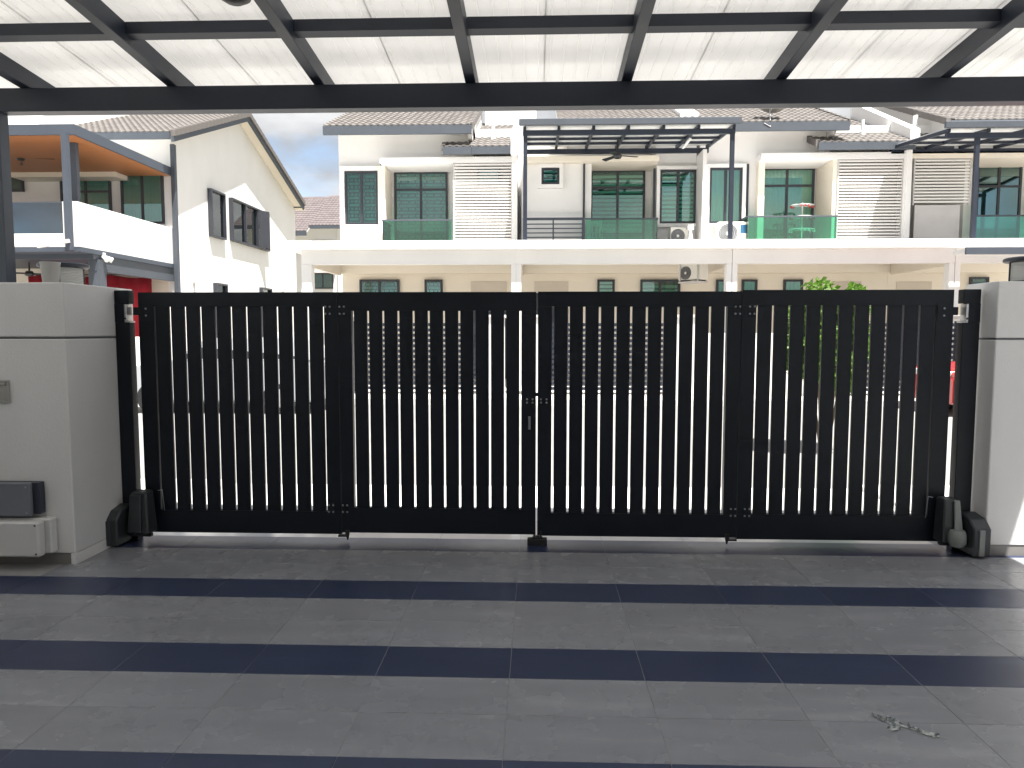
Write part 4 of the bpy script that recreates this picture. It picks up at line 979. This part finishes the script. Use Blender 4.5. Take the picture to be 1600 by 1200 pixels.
pbox('handrail', xa+0.002, xb-0.002, ypor+0.04, ypor+0.085, ZB1-0.029, ZB1, M['bluegrey'], lh)
# timber-lined pergola roof
zp0, zp1 = gY(115, 211).z, gY(115, 195).z
fb = MB().box(XLL, GXL+0.06, ypor-0.06, ypor, zp0, zp1).box(GXL, GXL+0.06, ypor+0.0005, yfa-0.01, zp0, zp1)
obj('balcony_fascia', fb, M['bluegrey'], lh)
pbox('timber_ceiling', XLL, GXL-0.001, ypor+0.001, yfa-0.003, zp0+0.01, zp0+0.04, M['wood'], lh)
pbox('balcony_roof', XLL, GXL-0.002, ypor+0.002, yfa-0.004, zp0+0.05, zp1-0.02, M['panel'], lh)
a = onY(105, 300, ypor-0.15); pbox('post', a.x-0.07, a.x+0.07, ypor-0.21, ypor-0.08, ZB0-0.1, zp0-0.001, M['bluegrey'], lh)
a = onY(117.5, 280, ypor+0.75); pbox('post', a.x-0.08, a.x+0.08, ypor+0.7, ypor+0.82, ZB0+0.002, zp0+0.009, M['bluegrey'], lh)
pbox('corner_pipe', GXL+0.062, GXL+0.19, yfa-0.16, yfa-0.02, 0.06, eavf.z-0.2, M['fascia'], lh)
obj('brace', MB().bar((a.x-0.35, ypor-0.3, ZB0-0.02), (onY(110, 380, ypor-0.2).x, ypor-0.22, ZB0+0.12), 0.09), M['warmgrey'], lh)
# upper windows
def fwin(x0, y0, x1, y1, **k): return win(lh, x0, y0, x1, y1, yfa, **k)
fwin(5, 268, 38, 300, n=1, style='dark'); fwin(97, 272, 175, 345, tr=300, n=2, style='curtaing'); fwin(191, 266, 257, 350, n=2, style='curtain')
a, b_, za, zb = rectY(150, 250, 188, 262, yfa-0.5)
obj('ceiling_drop', MB().prism([(yfa-0.7, zp0-0.14), (yfa-0.001, zp0-0.14), (yfa-0.001, zp0+0.008), (yfa-0.7, zp0+0.008)], 'x', a-2.6, b_-0.05), M['cream'], lh)
# lower porch
b1 = gY(150, 398)
pbox('porch_beam', XLL, GXL, b1.y-0.12, b1.y, gY(150, 405).z, gY(150, 390).z, M['bluegrey'], lh)
pbox('porch_beam', GXL-0.16, GXL-0.002, b1.y+0.001, yfa-0.03, gY(160, 424).z, gY(150, 396).z, M['fascia'], lh)
a, c_, _, _ = rectY(138, 405, 156, 442, b1.y+0.02)
pbox('column', a, c_, b1.y+0.02, b1.y+0.3, 0.06, gY(150, 405).z-0.001, M['fascia'], lh)
pbox('ground_front_wall', XLL, GXL-0.202, yfa-0.02, yfa-0.003, 0.06, ZB0-0.13, M['cream'], lh)
sc = thing('security_lamp', 'small white twin spotlight on the dark porch beam', 'light', (GXL+0.03, gY(160, 402).y, gY(160, 402).z))
c = WL[sc.name]
obj('lamp_base', MB().box(GXL-0.001, GXL+0.06, c.y-0.06, c.y+0.06, c.z-0.02, c.z+0.12), M['white_pl'], sc)
for dy in (-0.1, 0.1): obj('lamp_head', MB().tube((GXL+0.06, c.y+dy*0.5, c.z), (GXL+0.2, c.y+dy*1.2, c.z-0.08), 0.05, 0.075), M['white_pl'], sc)
cam_ = gY(245, 266)
sc = thing('security_camera', 'small white camera under the timber ceiling beside the sliding door', 'camera', (onY(246, 266, yfa-0.1).x, yfa-0.1, onY(246, 266, yfa-0.1).z))
c = WL[sc.name]; obj('camera_body', MB().box(c.x-0.12, c.x+0.12, c.y-0.1, c.y+0.09, c.z-0.05, c.z+0.06), M['white_pl'], sc, bev=0.02)
obj('bracket', MB().tube((c.x+0.1, c.y, c.z+0.055), (c.x+0.1, c.y+0.05, c.z+0.2), 0.025), M['white_pl'], sc)
# red cloth hung under the porch
rx0, rx1, rz0, rz1 = rectY(45, 432, 238, 470, yfa-0.9)
mb = MB(); k = 60; vs = []
for j in range(k+1):
    u = rx0+(rx1-rx0)*j/k; wv = 0.05*math.sin(j*0.9)+0.03*math.sin(j*0.37)
    for z in (rz0-1.2, rz0, rz1): vs.append((u, yfa-0.9+wv*(1.2 if z < rz1 else 0.5), z+(0.0 if z < rz1 else 0.05*math.sin(j*0.21))))
mb.add(vs, [(3*j+q, 3*j+3+q, 3*j+4+q, 3*j+1+q) for j in range(k) for q in (0, 1)])
rb = thing('red_banner', 'red cloth banner hung under the porch of the gable house', 'banner', ((rx0+rx1)/2, yfa-0.9, rz0))
o = obj('cloth', mb, M['red'], rb, smooth=True); md = o.modifiers.new('thick', 'SOLIDIFY'); md.thickness = 0.01
obj('rod', MB().tube((rx0-0.1, yfa-0.9, rz1+0.06), (rx1+0.1, yfa-0.9, rz1+0.06), 0.02, n=8), M['frame'], rb)
f1 = onY(32, 247, 20.2); fan_thing('black ceiling fan under the timber balcony ceiling', (f1.x, 20.2, f1.z), 0.95, zp0+0.01-f1.z)
f2 = onY(46, 428, 20.6); fan_thing('dark ceiling fan under the lower porch before the red cloth', (f2.x, 20.6, f2.z), 0.5, ZB0-0.121-f2.z)
# wall pipes on the gable
for xx, yy in ((302, 437), (441, 452)):
    q = gY(xx, yy); obj('wall_pipe', MB().box(GXL+0.001, GXL+0.08, q.y-0.08, q.y+0.08, q.z-0.1, q.z+0.12).tube((GXL+0.04, q.y+0.02, q.z-0.1), (GXL+0.04, q.y+0.25, 0.1), 0.02, n=6), M['warmgrey'], lh)

# ================================================================== REAR HOUSES seen in the lane
rh = thing('rear_house', 'pale house with brown tiled roof behind the lane gap', 'house', (-11, 41, 0))
a = onY(440, 360, 40).x; c_ = onY(560, 360, 40).x
ze = onY(520, 352, 39.6).z; zt = onY(500, 306, 44).z
pt = math.atan2(zt-ze, 4.4)
roof_slope(rh, onY(482, 350, 39.6).x, c_+4, 39.6, ze, 44, pt, m='roof2', fascia='fascia', fh=0.18)
ze2 = onY(470, 361, 39.0).z
roof_slope(rh, a-3, onY(479, 361, 39.0).x, 39.0, ze2, 44, pt, m='roof2', fascia='fascia', fh=0.25)
pbox('wall', a-2.5, c_+3.5, 40.3, 40.5, 0, ze, M['white'], rh)
window(rh, onY(488, 378, 40.3).x, onY(521, 378, 40.3).x, onY(500, 400, 40.3).z, onY(500, 376, 40.3).z, 40.3, n=2, style='dark')
window(rh, onY(489, 435, 40.3).x, onY(521, 435, 40.3).x, onY(500, 443, 40.3).z-0.3, onY(500, 427, 40.3).z, 40.3, n=2, style='dark')
pbox('hood', onY(486, 427, 40.2).x, onY(524, 427, 40.2).x, 39.9, 40.298, onY(500, 427, 40.2).z+0.01, onY(500, 423, 40.2).z, M['warmgrey'], rh)
obj('downpipe', MB().tube((onY(528, 360, 40.2).x, 40.2, 1), (onY(528, 360, 40.2).x, 40.2, ze-0.1), 0.06), M['white_pl'], rh)

# ================================================================== STREET FRONT OPPOSITE (seen through the slats)
FY = 16.6
def front_gate(label, X0, X1):
    t = thing('slatted_gate', label, 'gate', ((X0+X1)/2, FY, 0.06), 'driveway gates across the street')
    fr = MB().box(X0, X0+0.07, FY, FY+0.06, 0.12, 1.78).box(X1-0.07, X1, FY, FY+0.06, 0.12, 1.78).box((X0+X1)/2-0.04, (X0+X1)/2+0.04, FY, FY+0.06, 0.12, 1.78)
    g = obj('frame', fr, M['navy'], t)
    z = 0.16; s = None
    while z < 1.74:
        for (a, c) in ((X0+0.071, (X0+X1)/2-0.041), ((X0+X1)/2+0.041, X1-0.071)):
            if s is None: s = obj('slat', MB().box(a, c, FY+0.01, FY+0.05, z, z+0.075), M['navy'], t, origin=((a+c)/2, FY, z))
            else: inst(s, t, ((a+c)/2, FY, z))
        z += 0.125
    return t
def street_pillar(x, label, w=0.55, h=1.85):
    t = thing('boundary_pillar', label, 'pillar', (x, FY, 0.06), 'white gate pillars across the street')
    pbox('shaft', x-w/2, x+w/2, FY-0.15, FY+0.3, 0.061, h, M['white'], t, bev=0.01)
    pbox('cap', x-w/2-0.05, x+w/2+0.05, FY-0.2, FY+0.35, h+0.001, h+0.07, M['warmgrey'], t, bev=0.01)
names = ['left end', 'second', 'third', 'right end']
for i in range(4):
    a, c = SX[i]+0.2, SX[i+1]-0.2
    if i == 0: a += 0.3
    m = (a+c)/2
    ia, ic = (a+1.3, c-0.3) if i % 2 == 0 else (a+0.3, c-1.3)
    front_gate('dark slatted driveway gate of the %s terrace house across the street' % names[i], ia+0.3, ic-0.3)
    street_pillar(ia, 'white gate pillar left of the %s house driveway across the street' % names[i])
    street_pillar(ic, 'white gate pillar right of the %s house driveway across the street' % names[i])
    t = thing('boundary_wall', 'low white front wall beside the %s house driveway' % names[i], 'wall', (m, FY, 0.06), 'low front walls across the street')
    if i % 2 == 0: pbox('wall', SX[i]+0.05, ia-0.28, FY, FY+0.15, 0.061, 1.5, M['white'], t, bev=0.01)
    else: pbox('wall', ic+0.28, SX[i+1]-0.05, FY, FY+0.15, 0.061, 1.5, M['white'], t, bev=0.01)
t = thing('boundary_wall', 'low white wall before the gable house', 'wall', (-14, FY, 0.06), 'low front walls across the street')
pbox('wall', -20, -8.2, FY, FY+0.15, 0.061, 1.4, M['white'], t, bev=0.01)

# shrub beside the road
def shrub(label, c, rx, rzv, h0, n, seed, m='leaf', kindname='shrub'):
    rnd = random.Random(seed); t = thing(kindname, label, 'shrub', c); x, y, z = c
    st_ = MB()
    for k in range(5):
        a = k*1.26; st_.tube((x+0.04*math.cos(a), y+0.04*math.sin(a), z), (x+rx*0.5*math.cos(a), y+rx*0.5*math.sin(a), z+h0+rzv*0.7), 0.022, 0.008, n=7)
    obj('stems', st_, M['bark'], t, kind='stuff')
    mb = MB(); vs = []; fs = []
    cl = [(rnd.uniform(-0.8, 0.8), rnd.uniform(-0.8, 0.8), rnd.uniform(-0.9, 0.6), rnd.uniform(0.32, 0.5)) for _ in range(26)]
    for k in range(n):
        q = cl[k % len(cl)]; v = Vector((rnd.gauss(0, 1), rnd.gauss(0, 1), rnd.gauss(0, 1))).normalized()*q[3]*rnd.uniform(0.5, 1.05)
        p = Vector((x+(q[0]+v.x)*rx, y+(q[1]+v.y)*rx, z+h0+rzv+(q[2]+v.z)*rzv))
        d = Vector((rnd.gauss(0, 1), rnd.gauss(0, 1), rnd.uniform(-0.2, 1))).normalized(); s = d.cross(Vector((rnd.gauss(0, 1), rnd.gauss(0, 1), rnd.gauss(0, 1)))).normalized()
        ln = rnd.uniform(0.05, 0.10); wv = ln*0.42; nn = d.cross(s)*ln*0.15; o = len(vs)
        vs += [p, p+d*ln*0.5+s*wv+nn, p+d*ln, p+d*ln*0.5-s*wv+nn]; fs += [(o, o+1, o+2), (o, o+2, o+3)]
    mb.add(vs, fs)
    me = bpy.data.meshes.new('foliage'); me.from_pydata([v-WL[t.name] for v in mb.v], [], mb.f); me.materials.append(M[m])
    o = bpy.data.objects.new('foliage', me); link(o, t, WL[t.name]); o['kind'] = 'stuff'
    return t
bp = onY(1290, 440, 9.6)
shrub('bright green bushy shrub rising above the right half of the gate', (bp.x+0.05, 9.6, -0.08), 0.52, 0.62, 1.02, 12000, 5)

# parked cars on the street
def car(label, c, paint, L_=4.1, W_=1.7, H_=1.48, group='cars parked across the street'):
    t = thing('parked_car', label, 'car', c, group); x, y, z = c
    pr_ = [(-0.5, 0.16), (-0.5, 0.52), (-0.48, 0.60), (-0.30, 0.66), (-0.19, 0.70), (0.42, 0.72), (0.495, 0.66), (0.5, 0.3), (0.49, 0.16)]
    body = MB().prism([(x+u*L_, z+v*H_) for u, v in pr_], 'y', y-W_/2, y+W_/2)
    obj('body', body, M[paint], t, bev=0.04, segs=2, smooth=True)
    cab = [(-0.22, 0.69), (-0.06, 0.985), (0.02, 1.0), (0.30, 1.0), (0.38, 0.97), (0.46, 0.70)]
    k = 0.86
    vs = [(x+u*L_, y-W_/2*(0.97 if v < 0.8 else 0.8), z+v*H_) for u, v in cab]+[(x+u*L_, y+W_/2*(0.97 if v < 0.8 else 0.8), z+v*H_) for u, v in cab]
    n = len(cab); cb = MB().add(vs, [tuple(range(n)), tuple(range(2*n-1, n-1, -1))]+[(i, (i+1) % n, n+(i+1) % n, n+i) for i in range(n)])
    obj('cabin', cb, M[paint], t, bev=0.03, segs=2, smooth=True)
    for (a0, a1, b0, b1_) in ((-0.165, 0.10, -0.075, 0.10), (0.125, 0.40, 0.125, 0.34)):
        for s in (-1, 1):
            za, zb_ = 0.73, 0.94
            def yy(v): return y+s*(W_/2*(0.97-(0.17*(v-0.69)/0.28))+0.006)
            g = MB().hexa([(x+a0*L_, yy(za), z+za*H_), (x+a1*L_, yy(za), z+za*H_), (x+a1*L_, yy(za)-s*0.02, z+za*H_), (x+a0*L_, yy(za)-s*0.02, z+za*H_)],
                          [(x+b0*L_, yy(zb_), z+zb_*H_), (x+b1_*L_, yy(zb_), z+zb_*H_), (x+b1_*L_, yy(zb_)-s*0.02, z+zb_*H_), (x+b0*L_, yy(zb_)-s*0.02, z+zb_*H_)])
            obj('side_window', g, M['carglass'], t)
    for u in (-0.31, 0.30):
        for s in (-1, 1):
            wc = (x+u*L_, y+s*(W_/2-0.1), z+0.31)
            wh = obj('wheel', MB().lathe([(0.19, -0.1), (0.29, -0.1), (0.31, -0.07), (0.31, 0.07), (0.29, 0.1), (0.19, 0.1)], wc, 24, 'y'), M['rubber'], t, smooth=True)
            obj('rim', MB().lathe([(0.001, 0.103*s), (0.06, 0.104*s), (0.18, 0.09*s), (0.19, 0.06*s)], wc, 20, 'y'), M['steel'], wh, smooth=True)
    for s in (-1, 1):
        obj('headlight', MB().box(x-0.5*L_-0.006, x-0.46*L_, y+s*W_*0.32-0.16, y+s*W_*0.32+0.16, z+0.50*H_, z+0.585*H_), M['tailw'], t, bev=0.02)
        obj('side_mirror', MB().box(x-0.17*L_, x-0.13*L_, y+s*(W_/2+0.02), y+s*(W_/2+0.17), z+0.70*H_, z+0.78*H_), M[paint], t, bev=0.02)
    return t
car('red car parked by the opposite kerb, glimpsed right of the gate', (9.9, 14.4, -0.08), 'car_red')
car('silver car by the opposite kerb, glimpsed through the left slats', (-6.3, 14.4, -0.08), 'car_silver')
